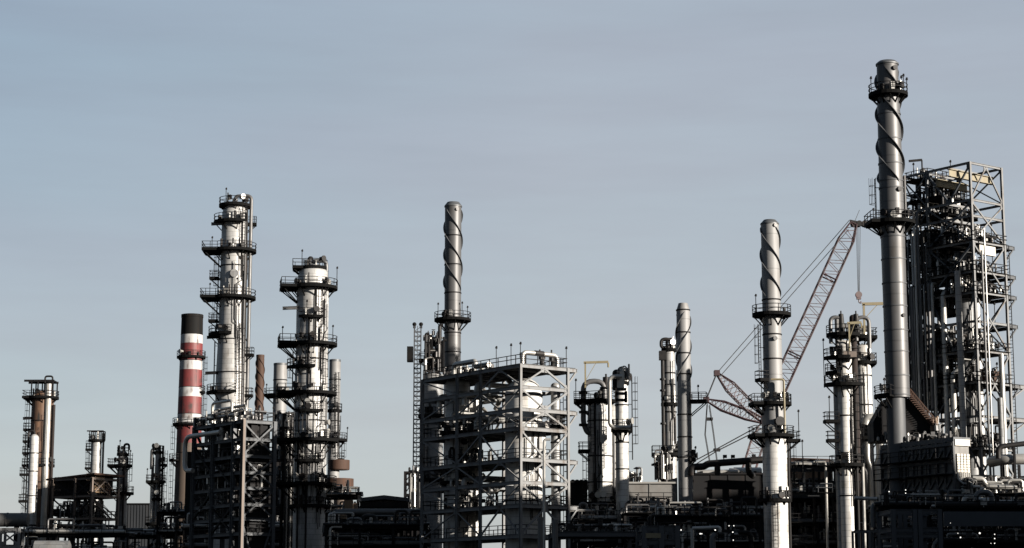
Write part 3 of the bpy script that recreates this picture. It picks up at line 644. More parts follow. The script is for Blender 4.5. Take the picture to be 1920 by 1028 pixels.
for py0,py1,w,m in ((863,880,40,'rust'),(898,915,56,'rust')):
    mb=MB(); z1=t.z(py0); z0=t.z(py1); kk=t.m(880); mb.ring((0.9,0,0),w*kk/2-.12,w*kk/2,z0,z1,24); mb.prism([(.9+w*kk/2*.97*cos(2*PI*i/24),w*kk/2*.97*sin(2*PI*i/24)) for i in range(24)],z0-.12,z0); mb.build('wind_screen',m,t.root)
t.body and None
mb=MB(); kk=t.m(930); mb.lathe([(18*kk,0),(18*kk,t.z(936)),(15*kk,t.z(915))],30,(1.6,0,0)); mb.build('base_casing','steel_brown',t.root)
# ================================================================== SECOND COLUMN
t=Col('distillation_column','wide silver column with stacked black ring galleries, second from the left','column',585,640,281)
t.body([(518,56),(540,60),(690,60),(700,62),(1028,60)],'clad_bright',dome=.85); t.seam([535,675,790])
t.ring(503,52,ext=38,ea=185,brk=6,clut=5); t.ring(540,92,ext=60,ea=190,clut=6,brk=10); t.arc(597,78,-125,-50,clut=3); t.ring(646,94,ext=62,ea=190,clut=6,brk=10); t.arc(690,92,-170,-75,clut=4); t.ring(738,96,ext=64,ea=190,clut=8,brk=10); t.arc(772,80,-130,-50,clut=4); t.ring(826,104,ext=64,ea=185,clut=10,brk=10); t.arc(865,80,-130,-45,clut=5); t.ring(908,100,ext=62,ea=185,clut=10); t.ring(949,80,clut=8)
t.fin(581,-54,-22,'pipe_dull'); t.overhead(-3,25,489,556,.28,'pipe_dull'); t.vpipe(-120,12,486,510,.3,'pipe_dark',turn='in'); t.vpipe(150,12,490,512,.25,'pipe_dark'); t.lamp(-20,474,500); t.lamp(46,506,538); t.lamp(-54,617,644); t.lamp(40,615,644); t.lamp(-6,573,597,y=-3.5)
t.ladder(541,640,-52); t.ladder(650,736,-42); t.ladder(740,826,-50); t.ladder(828,948,-48); t.vpipe(-72,31,545,650,.12,'pipe_dark'); t.vpipe(-95,31,600,1100,.14,'pipe_dark')
t.ladder(660,735,178); t.small_lines(545,730,6); t.small_lines(740,1000,12,-150,-25); t.small_lines(660,1000,4,-120,-60,('pipe_dull',)); t.manhole(661,-85,8,'pipe'); t.manhole(755,-95,9,'pipe'); t.manhole(793,-20,10,'pipe'); t.manhole(931,-40,14,'pipe_dull')
t.vpipe(-130,30,760,1100,.16,'pipe_dark')
# ================================================================== DARK PROCESS STRUCTURE (left)
f=Frame('process_structure','dark steel process structure with crossed braces in front of the two tall columns',457,787,262,[513],[437,398,362],[787,820,852,883,912,943,970,998],pyref=900)
f.columns('steel_slate',.5); f.floors('steel_slate',h=.42,w=.26); n=len(f.L)
for i in range(0,n-1,2):
    f.brace('r',0,i,i+2,'X','steel_slate',.2); f.brace('lb',1,i,i+2,'X','steel_dark',.2)
f.brace('l',2,1,3,'/','steel_dark',.3); f.brace('l',2,4,6,'\\','steel_dark',.3); f.brace('l',1,2,4,'/','steel_dark',.25); f.brace('rb',0,0,4,'X','steel_dark',.25); f.brace('l',1,5,7,'X','steel_dark',.25)
f.decks([0,2,3,5,6,7]); U=f.u[-1]; W=f.w[-1]
mb=MB(); mb.ibeam((-.1,-.28,0),(-.1,-.28,f.L[0]+.1),.34,.34); mb.build('corner_column','steel_brown',f.root,False)
for k_ in (0,1,2,3,4,5,6): clutter(f.root,(U*.5,W*.5,f.L[k_]),U*.9,W*.95,2.6 if k_ else 2.4,46,f.rnd)
for k_,(w0,w1,r) in enumerate(((.12,.45,1.0),(.5,.9,.9),(.1,.5,1.1),(.5,.85,1.2),(.15,.5,1.1))):
    z=f.L[k_+1]+r+.3; mb=MB(); mb.tube((U*.45,W*w0,z),(U*.45,W*w1,z),r,24); mb.tube((U*.45,W*w0-.3,z),(U*.45,W*w0,z),r*.6,24,r); mb.tube((U*.45,W*w1,z),(U*.45,W*w1+.3,z),r,24,r*.6); mb.build('exchanger','casing' if k_%2 else 'pipe_dark',f.root)
mb=MB(); mb.box((U*.62,W*.24,f.L[0]/2),(U*.6,W*.4,f.L[0]-.9)); mb.build('casing','casing',f.root,False)
# bright header pipes on its roof and down its left flank
zt=f.L[0]
for w0,w1,h,r,u in ((.25,1.05,1.0,.18,.6),(.2,1.0,1.7,.15,1.6),(.3,.95,2.4,.2,2.6),(.4,.8,3.1,.2,1.2)):
    mb=MB(); mb.path([(u,W*w0,zt),(u,W*w0,zt+h),(u,W*w1,zt+h),(u,W*w1,zt-.5)],r,12,r*3); mb.build('header_pipe','pipe',f.root)
mb=MB(); mb.path([(-.8,W*.35,f.z(806)),(-.8,W*1.08,f.z(806)),(-.8,W*1.08,f.z(872)),(-.8,W*.9,f.z(873))],.32,12,1.4); mb.build('header_pipe','pipe',f.root)
mb=MB(); mb.path([(.3,W*1.03,f.z(800)),(.3,W*1.03,f.z(768))],.3,10); mb.build('vent_pipe','pipe_dull',f.root)
for u_,w_ in ((.1,.1),(U-.2,.1),(U*.5,.1)): lamp(f.root,(u_,w_,zt),f.z(762)-zt)
# pipe-filled bay between that structure and the second column
f=Frame('pipe_bay','narrow dark steel bay packed with pale pipes left of the second silver column',531,787,292,[552],[514],[775,800,826,860,900,945,990],pyref=900)
f.columns('steel_dark',.35); f.floors('steel_dark',h=.35); f.decks([1,2,4,5]); U=f.u[-1]; W=f.w[-1]
for k_ in range(6): clutter(f.root,(U*.5,W*.4,f.L[k_]-(2 if k_==0 else 0)),U*1.2,W*.9,2.6,34,f.rnd,mats=('pipe_dark','pipe','pipe_dull'))
for i in range(6):
    mb=MB(); mb.tube((U*(.1+.16*i),-.5,f.rnd.uniform(0,8)),(U*(.1+.16*i),-.5,f.L[0]-f.rnd.uniform(0,9)),.13,8); mb.build('riser_pipe','pipe' if i%2 else 'pipe_dark',f.root)
rack('pipe_rack','dark rack of silver pipes between the second silver column and the open shelter',600,672,300,928,6,5,21,clut=20,ch=2.4,lev=2.8)
# low left-centre: shelter, crates, pipes
rack('pipe_rack','long dark low rack of pipes in front of the open shelter',612,800,262,985,7,4,22,clut=34,ch=2.0,lev=2.6,bay=5)
t=Col('insulated_header','fat silver pipe with upturned left end in front of the open shelter','pipe',640,960,272); k=t.m(960); z=t.z(960)
mb=MB(); mb.path([(-18*k,0,z-4),(-18*k,0,z),(150*k,0,z)],.42,14,1.2); mb.build('pipe_run','pipe_dull',t.root); mb=MB()
for x in (-18,30,80,130): mb.ibeam((x*k,0,0),(x*k,0,z-.5),.3,.3)
mb.build('support_leg','steel_dark',t.root,False)
a=ray(672,934,290); b=ray(768,934,290); L=b.x-a.x; H=zat(934,290); r=empty('open_shelter',(a.x,290,0),0,'open sided shelter with a low dark gable roof between the two halves of the plant','shelter')
mb=MB(); D=9; mb.add([(0,0,H-.5),(L,0,H-.5),(L,D,H-.5),(0,D,H-.5),(L*.5,0,H-.15),(L*.5,D,H-.15),(0,0,H),(L,0,H),(L,D,H),(0,D,H),(L*.5,0,H+.42),(L*.5,D,H+.42)],[(0,4,1,7,10,6),(3,9,11,8,2,5),(6,10,11,9),(10,7,8,11),(0,6,9,3),(1,2,8,7),(0,3,5,4),(4,5,2,1)]); mb.build('roof','steel_slate',r,False)
mb=MB(); mb.box((L*.5,D*.5,H-.95),(L-.4,D-.4,.8)); mb.build('fascia','casing',r,False)
for i in range(5):
    for y in (.3,D-.3): mb=MB(); mb.ibeam((.4+(L-.8)*i/4,y,0),(.4+(L-.8)*i/4,y,H-.6),.24,.24); mb.build('post','steel_dark',r,False)
for i in range(2): mb=MB(); x=L*(.2+.55*i); mb.bar((x,.1,H-3.6),(x+.8,.1,H-1.1),.14); mb.bar((x+1.6,.1,H-3.6),(x+.8,.1,H-1.1),.14); mb.build('trestle','steel_dark',r,False)
mb=MB(); mb.box((L*.5,D*.5,H-4.0),(L,D,.3)); mb.build('deck','steel_dark',r,False)
clutter(r,(L/2,D*.5,H-3.8),L*.8,D*.6,1.0,10,random.Random(3))
for i,(x0,x1,y0,y1,lab) in enumerate(((646,661,938,954,'tan crate on the rack left of the open shelter'),(663,669,944,954,'small tan crate beside the larger tan crate left of the open shelter'),(634,649,965,973,'low tan crate above the bright bent pipes at bottom centre left'))):
    a=ray(x0,y1,281-i*8); b=ray(x1,y1,281-i*8); L=b.x-a.x; h=zat(y0,281-i*8)-a.z; r=empty('equipment_crate',(a.x,281-i*8,a.z),0,lab,'crate','tan crates'); mb=MB(); mb.box((L/2,.6,h/2),(L,1.2,h)); mb.build('crate_body','box_tan',r,False); q=MB()
    for j in range(4): q.box((L*j/3,-.02,h/2),(.08,.06,h))
    q.box((L/2,-.02,h),(L,.08,.08)); q.build('batten','rust_pale',r,False); q=MB(); q.ibeam((L/2,.6,-a.z),(L/2,.6,0),.4,.4); q.build('support_leg','steel_dark',r,False)
# ================================================================== MAST, SMALL PIPE TOWER, CHIMNEY BEHIND
t=Col('lattice_mast','slim lattice ladder mast with a dark cabinet, left of the centre structure','mast',782,760,300); k=t.m(760); zt=t.z(612); mb=MB(); a_=6.2*k; z=0
for x,y in ((-a_,-a_),(a_,-a_),(a_,a_),(-a_,a_)): mb.bar((x,y,0),(x,y,zt),.13)
s=.7; i=0
while z+s<zt:
    for (x0,y0,x1,y1) in ((-a_,-a_,a_,-a_),(a_,-a_,a_,a_),(a_,a_,-a_,a_),(-a_,a_,-a_,-a_)): mb.bar((x0,y0,z),(x1,y1,z),.1)
    mb.bar((-a_,-a_,z),(a_,-a_,z+s) if i%2 else (-a_,-a_,z+s),.07) if i%2 else mb.bar((a_,-a_,z),(-a_,-a_,z+s),.07)
    z+=s; i+=1
mb.bar((0,-a_,0),(0,-a_,zt),.09); mb.build('lattice','steel_slate',t.root,False)
for x in (-a_,a_): mb=MB(); mb.ball((x,0,zt+.3),.32,10); mb.tube((x,0,zt-.3),(x,0,zt),.2,8); mb.build('beacon','paint_black',t.root)
mb=MB(); zb=t.z(665); mb.box((-.6-a_,-.2,zb),(.9,1.4,t.z(650)-t.z(678))); mb.build('cabinet','paint_black',t.root,False)
t=Col('access_frame','small dark braced frame at the foot of the lattice mast','steel structure',774,900,296); k=t.m(900); zt=t.z(884); mb=MB()
for x in (-15*k,0,10*k):
    for y in (0,3): mb.ibeam((x,y,0),(x,y,zt),.28,.28)
for py in (884,905,926,960,1000): z=t.z(py); mb.ibeam((-15*k,0,z-.15),(10*k,0,z-.15),.2,.3); mb.ibeam((-15*k,3,z-.15),(10*k,3,z-.15),.2,.3)
for a1,b1 in ((905,884),(926,905),(960,926)): mb.bar((-15*k,0,t.z(a1)),(0,0,t.z(b1)),.15)
mb.build('steelwork','steel_dark',t.root,False); clutter(t.root,(2*k,1.5,zt-3),15*k,3,4,30,t.rnd); clutter(t.root,(2*k,1.5,t.z(950)),20*k,3,6,40,t.rnd)
t=Col('regenerator_column','dull column topped by dark pipes and a small gallery, left of the centre chimney','column',812,800,286)
t.body([(704,38),(1028,38)],'clad_cool',dome=.3); k=t.m(700)
for (x,py,w_) in ((-14,628,.22),(-8,632,.2),(12,612,.28),(18,640,.2),(6,655,.2)): mb=MB(); mb.path([(x*k,-1,t.z(700)),(x*k,-1,t.z(py)),(x*k+.5,-1,t.z(py))],w_,8,.3); mb.build('vent_pipe','pipe_dark',t.root)
for py in (646,672): z=t.z(py); mb=MB(); mb.ibeam((-16*k,-1.2,z),(20*k,-1.2,z),.25,.4); mb.ibeam((-16*k,1.2,z),(20*k,1.2,z),.25,.4); mb.prism([(-16*k,-1.2),(20*k,-1.2),(20*k,1.2),(-16*k,1.2)],z+.2,z+.26); mb.build('platform','steel_dark',t.root,False)
mb=MB()
for x in (-15,-2,9,19):
    for y in (-1.2,1.2): mb.bar((x*k,y,t.z(704)),(x*k,y,t.z(634)),.22)
mb.bar((-15*k,-1.2,t.z(690)),(-2*k,-1.2,t.z(650)),.14); mb.bar((9*k,-1.2,t.z(690)),(19*k,-1.2,t.z(650)),.14); mb.build('gallery_frame','steel_dark',t.root,False)
mb=MB(); mb.ring((0,0,t.z(638)),1.0,1.12,-.05,.05,18); mb.build('guard_ring','pipe_dark',t.root); t.bal(676,184,27,22,inn=14)
for py in (697,672,648): clutter(t.root,(0,-.4,t.z(py)),32*k,2.6,2.2,22,t.rnd)
t.ring(780,56,clut=6); t.ring(900,52,clut=6); t.ladder(780,900,-120)
t=Col('spiral_chimney','tall grey chimney with spiral fins rising behind the centre structure','chimney',849,540,305)
t.body([(388,31),(575,31),(1028,32)],'stack',n=48); z=t.z(388); r=t.rad(z)
mb=MB(); mb.lathe([(r*1.08,z-.05),(r*1.08,z+.12),(r*.78,z+.62),(r*.74,z+.7)],40); mb.build('top_cone','cap',t.root)
t.strakes(393,548,155,'stack_dark',3,.26,100,1); t.seam([443,497,550,625,661]); t.ring(600,68,brk=10,clut=4); t.lamp(-27,573,596); t.lamp(18,571,596); t.lamp(28,579,598); t.manhole(395,-62,6,'stack',.15)
mb=MB(); kk=t.m(605); mb.lathe([(17*kk,t.z(626)),(32*kk,t.z(606))],32,close=False); 
# ================================================================== CENTRE STRUCTURE
f=Frame('process_structure','open grey steel structure with crossed braces holding silver vessels at the centre',976,680,240,[1065],[901,857,792],[682,722,764,800,858,901,945,1002],pyref=800)
f.columns('steel_pale',.32); f.floors('steel_pale',h=.44,w=.26); U=f.u[-1]; W=f.w[-1]
for k_,kd in ((0,'A'),(2,'A'),(4,'A'),(6,'A')): f.brace('r',0,k_,k_+1,kd,'steel_pale',.2); 
for k_ in (1,3,5): f.brace('r',0,k_,k_+1,'V','steel_pale',.2)
for k_ in range(0,7): f.brace('l',0,k_,k_+1,('A','V')[k_%2],'steel_pale',.16)
for k_ in (1,3,4,6): f.brace('l',1,k_,k_+1,('/','\\')[k_%2],'steel_pale',.16)
for k_ in (0,1,3,4,5,6): f.brace('l',2,k_,k_+1,('\\','/')[k_ in (0,3,5)],'steel_pale',.16)
for k_ in (2,5): f.brace('lb',0,k_,k_+1,'X','steel_pale',.16)
f.brace('rb',0,4,5,'X','steel_pale',.16)
for k_ in (0,2,6): f.cant(k_,1.4,'steel_pale')
f.cant(4,1.4,'steel_pale')
cw=f.w[1]*.62; cu=U*.53
f.decks([0]); f.decks([3,4,6,7],hole=None if 0 else (cu,cw,3.0))
L=f.L; f.lamps([(.1,.15,L[0]),(.1,f.w[1]*.62,L[0]),(.1,f.w[1]*.25,L[0]),(U-.1,.15,L[0])],2.4)
for k_ in (3,4,6): clutter(f.root,(U*.5,W*.72,L[k_]),U*.6,W*.3,2.4,24,f.rnd,mats=('pipe_dark','pipe_dull','pipe','pipe_dark'))
clutter(f.root,(U*.5,W*.75,L[0]),U*.6,W*.3,1.6,26,f.rnd); 
for k_ in (1,2,5):
    for i in range(5): mb=MB(); y=W*(.35+.13*i); zz=L[k_]+f.rnd.uniform(-.5,1.2); mb.path([(U*.1,y,zz-1.4),(U*.1,y,zz),(U*.9,y,zz),(U*.9,y+1.2,zz+f.rnd.choice((-1.5,1)))],f.rnd.choice((.16,.24,.34)),10); mb.build('pipe',f.rnd.choice(('pipe','pipe_dull','pipe')),f.root)
# overhead loop and roof pipes
zt=L[0]+.1; mb=MB(); mb.path([(.9,.8,zt),(.9,.8,zt+1.5),(U*.86,.8,zt+1.45),(U*.86,.8,zt)],.26,14,.8); mb.ring((U*.4,.8,0),0.01,.02,zt,zt+.01,3); mb.build('overhead_loop','pipe',f.root)
mb=MB(); mb.path([(.8,W*.72,zt),(.8,W*.72,zt+1.3),(.8,W*.5,zt+1.3),(.8,W*.5,zt+.6),(.8,W*.36,zt+.6)],.34,14,1.2); mb.build('overhead_loop','pipe',f.root)
mb=MB(); mb.tube((U*.38,.8,zt+1.48),(U*.56,.8,zt+1.48),.34,14); mb.tube((U*.5,.9,zt+1.5),(U*.5,.9,zt+2.0),.1,8); mb.tube((U*.75,.9,zt+1.5),(U*.75,.9,zt+2.1),.1,8); mb.build('valve_body','pipe_dark',f.root)
mb=MB()
for x,y in ((U*.2,1.4),(U*.6,1.4),(U*.9,2)): mb.tube((x,y,zt),(x,y,zt+1.3),.3,10); mb.box((x,y,zt+1.2),(.7,.5,.6))
mb.build('fittings','pipe_dark',f.root)
def vessel_in(fr,name,label,px,py,u,r_px,pytop,mat,dome=.9,pyb=1028,group=None,n=40):
    z=zat(py,fr.Y); c=Vector((fr.c.x,fr.c.y,0))+fr.dr*u; w=along(c,fr.dl,px,z); p=fr.world(u,w); t=Col(name,label,'vessel',960+1,py,p.y,group); t.root.location=(p.x,p.y,0); t.px=960+p.x/mpp(py,p.y); t.body([(pytop,r_px*2),(pyb,r_px*2)],mat,dome=dome,n=n); return t
v=vessel_in(f,'reactor_vessel','domed pale silver vessel inside the lit right bay of the centre structure',982,800,U*.5,35,742,'clad_pale',.95); v.seam([742,792,862,940]); v.small_lines(760,990,5,-80,-20); v.vpipe(-20,30,795,862,.9,'clad_bright'); v.manhole(800,-30,18,'clad_bright',1)
v=vessel_in(f,'absorber_column','slim silver column in the back right corner of the centre structure',1042,800,U*.9,9,724,'clad',.7); v.seam([770,830,890]); v.ladder(730,1000,0); v.ring(800,34,clut=3)
v=vessel_in(f,'reactor_vessel','broad silver vessel behind the second bay of the centre structure',857,800,U*.45,23,722,'clad_pale',.6); v.seam([790,860,930]); v.ring(812,64,clut=6); v.ring(905,64,clut=6); v.small_lines(740,1000,5); v.manhole(830,-60,12); v.manhole(955,-110,14)
v=vessel_in(f,'reactor_vessel','warm lit silver vessel at the middle of the centre structure',884,800,U*.82,16,742,'clad_pale',.7); v.seam([790,860]); v.ring(800,50,clut=4); v.ring(870,44,clut=4)
shed('furnace_casing','black furnace casing between the centre structure and the twin columns',1066,1100,268,905,12,'casing',rib=1.1); 
t=Col('vent_header','dark hooped vent pipes on the roof of the black furnace casing','pipe',1085,905,272); k=t.m(905); z=t.z(905); mb=MB()
for x in (-14,-6,2,10): mb.path([(x*k,0,z-1),(x*k,0,z+.3),(x*k+.45,0,z+.3),(x*k+.45,0,z-1)],.12,7,.2)
mb.build('hoop','pipe_dark',t.root)
t=Col('riser_pipe','thin pale riser pipe in front of the centre structure with a bent top','pipe',1020,860,232); k=t.m(860); mb=MB(); mb.path([(0,0,0),(0,0,t.z(824)),(12*k,0,t.z(824))],.16,10); mb.build('riser_pipe','pipe',t.root)
for (px,pt,Y,lab) in ((1013,970,225,'short upright grey pipe in front of the centre structure'),(1041,975,221,'upright grey vent pipe right of the short pipe, in front of the centre structure')):
    t=Col('vent_pipe',lab,'pipe',px,pt,Y); mb=MB(); mb.tube((0,0,0),(0,0,t.z(pt)),.3,12); mb.tube((0,0,t.z(pt)-.4),(0,0,t.z(pt)),.38,12); mb.build('riser_pipe','pipe_dull',t.root)
f=Frame('support_frame','dark low steel frame in front of the twin columns',1042,997,228,[1195],None,[997],ang=R(4),depthL=7,pyref=1000)
f.columns('steel_slate',.45); f.floors('steel_slate',h=.55,sec=True); f.decks([0]); clutter(f.root,(f.u[-1]*.5,3.5,f.L[0]),f.u[-1]*.9,5,1.6,20,f.rnd)
# ================================================================== TWIN COLUMNS RIGHT OF CENTRE
t=Col('twin_column','left of a joined pair of silver columns, with a yellow swing arm over its roof','column',1125,850,256)
t.body([(762,44),(785,46),(1028,46)],'clad_pale',dome=.35); t.ring(752,58,ext=48,ea=178,brk=8,clut=12); t.seam([790,856,905]); t.bal(846,182,40,26,inn=20); t.ring(944,62,brk=8,clut=8); t.ring(972,58,clut=6)
t.davit(682,750,1098,1141,'paint_yellow',-1,.2); k=t.m(780); z0=t.z(715)
mb=MB(); mb.path([(9*k,-.6,t.z(752)),(9*k,-.6,t.z(716)),(-31*k,-.6,t.z(716)),(-31*k,-.6,t.z(795)),(-24*k,-.6,t.z(812)),(-14*k,-.6,t.z(815))],.34,14,1.3); mb.build('overhead_pipe','pipe_dull',t.root)
mb=MB(); 
for py in (740,776,800): mb.tube((-31*k,-.6,t.z(py)),(-31*k,-.6,t.z(py)+.3),.58,14)
mb.build('flange_ring','pipe_dark',t.root)
mb=MB(); mb.tube((12*k,-.4,t.z(752)),(12*k,-.4,t.z(708)),.42,12); mb.tube((12*k,-.4,t.z(716)),(12*k,-.4,t.z(702)),.12,6); mb.tube((12*k,-.4,t.z(730)),(12*k,-.4,t.z(727)),.8,12); mb.build('safety_valve','pipe_dark',t.root)
for o_ in (-17,-13,-9): t.vpipe(-115,-o_+6,758,1000,.13,'pipe_dark')
t.ladder(850,945,-150); t.ladder(760,850,-120); t.lamp(-45,716,750); t.small_lines(770,1000,6,-140,-90); t.small_lines(950,1028,5)
t=Col('twin_column','right of the joined pair of silver columns, wrapped by a bright bent pipe','column',1150,850,258)
t.body([(770,46),(1028,46)],'clad_pale',dome=.5); t.seam([800,870]); t.vpipe(-100,24,800,1100,.16,'pipe_dark'); t.vpipe(-90,26,790,1100,.14,'pipe_dull'); t.small_lines(800,1000,6); t.ring(945,74,clut=6)
t=Col('slender_column','slender bright column behind the twin columns, with a caged ladder on its right side','column',1166,800,252)
t.body([(722,24),(1028,25)],'clad_pale',dome=.5); t.ring(718,28,clut=4,brk=4); t.ladder(706,862,2,off=.5); t.ring(806,40,ext=34,ea=-100,clut=3); k=t.m(780); t.seam([760,830,880])
mb=MB(); y=-3.4; mb.path([(-2*k,y,t.z(712)),(-25*k,y,t.z(712)),(-25*k,y,t.z(800)),(-19*k,y,t.z(806)),(14*k,y,t.z(806))],.26,12,1.0); mb.build('overhead_pipe','pipe',t.root)
mb=MB(); mb.tube((14*k,y,t.z(806)),(15*k,y,t.z(806)),.55,12); mb.box((-4*k,y-.2,t.z(744)),(20*k,.3,.35)); mb.box((-4*k,y-.2,t.z(756)),(20*k,.3,.35)); mb.box((-13*k,y-.2,t.z(750)),(.35,.3,t.z(736)-t.z(757))); mb.box((5*k,y-.2,t.z(750)),(.35,.3,t.z(736)-t.z(757))); mb.box((-4*k,y-.2,t.z(736)),(20*k,.3,.35)); mb.build('panel_frame','pipe_dark',t.root)
mb=MB(); mb.path([(-14*k,-1.6,t.z(735)),(-14*k,-1.6,t.z(700)),(-6*k,-1.6,t.z(700)),(-6*k,-1.6,t.z(735))],.3,10,.6); mb.build('pipe','pipe_dark',t.root); mb=MB(); mb.box((-3.5*k,-2,t.z(718)),(.9,.6,t.z(700)-t.z(736))); mb.build('duct','pipe',t.root); t.lamp(8,694,712); clutter(t.root,(0,-1.5,t.z(716)),26*k,2,2.2,20,t.rnd)
# ================================================================== LOW MIDDLE
r,L,H=shed('flue_casing','long weathered grey casing with a bright top edge right of the twin columns',1172,1264,256,907,5,'casing_grey',rib=2.2,py_bot=943,ribmat='casing_grey',roof='pipe'); mb=MB(); railing(mb,[(0,-1.3,zat(943,258)),(L,-1.3,zat(943,258))],step=1.6); mb.build('railing','steel_dark',r,False); mb=MB(); mb.box((L/2,-.8,zat(943,258)-.15),(L,1.3,.3)); mb.build('walkway','grate',r,False)
t=Col('vent_cluster','small cluster of vents and a mushroom cap behind the weathered grey casing','vent',1188,900,300); clutter(t.root,(0,0,t.z(906)),2.4,2,2.4,16,t.rnd,'fitting'); k=t.m(890); mb=MB(); mb.tube((6*k,0,t.z(906)),(6*k,0,t.z(880)),.08,6); mb.lathe([(.3,0),(.55,.1),(.1,.35)],12,(6*k,0,t.z(880))); mb.build('mushroom_cap','pipe_dark',t.root)
t=Col('gas_cooler_column','slim weathered column with looped pipes on its head, left of the pale spiral chimney','column',1256,780,271)
t.body([(660,22),(722,22),(726,24),(1028,25)],'clad',dome=.4,n=36); k=t.m(650); t.ring(656,28,brk=4,clut=8); t.seam([700,722,773])
mb=MB(); mb.path([(3*k,-.5,t.z(658)),(3*k,-.5,t.z(637)),(-15*k,-.5,t.z(637)),(-15*k,-.5,t.z(652)),(-6*k,-.5,t.z(654))],.24,10,.7); mb.build('pipe_loop','pipe_dark',t.root); mb=MB(); mb.path([(9*k,0,t.z(658)),(9*k,0,t.z(636)),(-4*k,0,t.z(636)),(-4*k,0,t.z(656))],.2,10,.6); mb.build('pipe_loop','pipe_dark',t.root)
mb=MB(); mb.tube((-13*k,-.6,0),(-13*k,-.6,t.z(660)),.25,10); mb.box((-13*k,-.6,t.z(668)),(.95,.8,t.z(660)-t.z(677))); mb.build('downcomer','pipe_dark',t.root); mb=MB()
for py in (714,735,797,850): mb.tube((-13*k,-.6,t.z(py)),(-13*k,-.6,t.z(py)+.25),.42,10)
mb.build('flange_ring','pipe_dark',t.root); t.ring(758,32,clut=2,brk=3); t.ring(852,44,ext=34,ea=180,clut=8,brk=6); t.vpipe(-150,22,855,1100,.25,'pipe_dull'); t.vpipe(-140,30,858,1100,.22,'pipe'); t.vpipe(-120,18,856,1100,.3,'pipe_dull'); t.small_lines(670,850,6); clutter(t.root,(-12*k,-1,t.z(900)),36*k,3,4,30,t.rnd)
t=Col('spiral_chimney','slim pale chimney with spiral fins and a tapered cap, left of the crane','chimney',1283,740,263)
t.body([(569,17),(582,25),(1028,28)],'stack_light',n=44); t.strakes(586,716,140,'stack_dark',3,.2,40,-1); t.seam([582,624,663,702,778,820,858]); t.bal(753,-12,42,26); t.lamp(24,728,751,y=-1.5); t.arc(862,40,-70,30); t.lamp(18,842,862)
rack('pipe_rack','dark pipe rack with glinting valves under the weathered grey casing',1172,1300,246,962,6,4,31,clut=30,ch=2.3,lev=2.7,bay=5)
BG,L,H=rack('pipe_rack','dark railed gallery of valves in front of the black boiler house',1230,1425,236,968,7,4,32,clut=44,ch=2.4,lev=3,bay=5.5)
shed('boiler_house','large black boiler house behind the slim pale chimney',1300,1432,268,890,16,'casing',rib=2)
t=Col('roof_duct','black pipe running above the roof of the black boiler house','duct',1365,872,262); k=t.m(872)
mb=MB(); mb.path([(-68*k,0,t.z(892)),(-68*k,0,t.z(876)),(-45*k,0,t.z(875)),(-38*k,0,t.z(870)),(68*k,0,t.z(862))],.46,14,1.0); mb.tube((-20*k,0,t.z(892)),(-20*k,0,t.z(870)),.4,12); mb.path([(38*k,0,t.z(868)),(38*k,0,t.z(886)),(48*k,1,t.z(892))],.4,12); mb.build('duct_shell','pipe_dark',t.root)
t=Col('roof_duct','bright horizontal ducts lying on the roof of the black boiler house','duct',1365,886,270); k=t.m(886); mb=MB()
for i,(x0,x1,py,r_) in enumerate(((-58,-10,887,.4),(-50,20,884,.3),(5,66,884,.55),(15,66,878,.3))): mb.tube((x0*k,i*.9,t.z(py)),(x1*k,i*.9,t.z(py)),r_,12)
mb.build('duct_shell','pipe',t.root); mb=MB()
for x in (-50,-25,0,25,50): mb.box((x*k,1.2,t.z(890)),(.3,4,.8))
mb.build('support_leg','steel_dark',t.root,False); 
for px,pt in ((1357,856),(1372,856),(1411,855)):
    t=Col('floodlight','small dark floodlight post on the roof duct '+{1357:'nearest the slim pale chimney',1372:'second from the slim pale chimney',1411:'nearest the large pale column'}[px],'lamp',px,pt,262,'floodlights on the boiler house duct'); z=t.z(868); mb=MB(); mb.tube((0,0,z),(0,0,t.z(pt)),.06,6); mb.build('lamp_post','steel_dark',t.root); mb=MB(); mb.box((.15,0,t.z(pt)),(.5,.4,.4)); mb.build('lamp_head','steel_dark',t.root,False)
f=Frame('support_frame','grey portal frame with a yellow beam at the bottom below the boiler gallery',1208,986,205,[1240,1270],None,[986,1012],ang=R(3),depthL=5,pyref=1000)
f.columns('steel_slate',.5); f.floors('steel_slate',h=.5); mb=MB(); mb.box((f.u[1]*.5,-.2,f.L[0]-1.0),(f.u[1]*.9,.2,.5)); mb.build('yellow_beam','paint_yellow',f.root,False); f.brace('r',1,0,1,'A','steel_slate',.2)
t=Col('steam_pipe','bent pale steam pipe at the bottom in front of the black boiler house','pipe',1336,1010,215); k=t.m(1010); mb=MB(); mb.path([(0,0,0),(0,0,t.z(1008)),(6*k,0,t.z(1002))],.32,12); mb.build('riser_pipe','pipe_dull',t.root); mb=MB(); mb.path([(-38*k,0,t.z(991)),(14*k,0,t.z(989)),(14*k,0,t.z(998))],.2,12,.5); mb.tube((-38*k,0,0),(-38*k,0,t.z(991)),.18,8); mb.build('pipe','pipe',t.root)
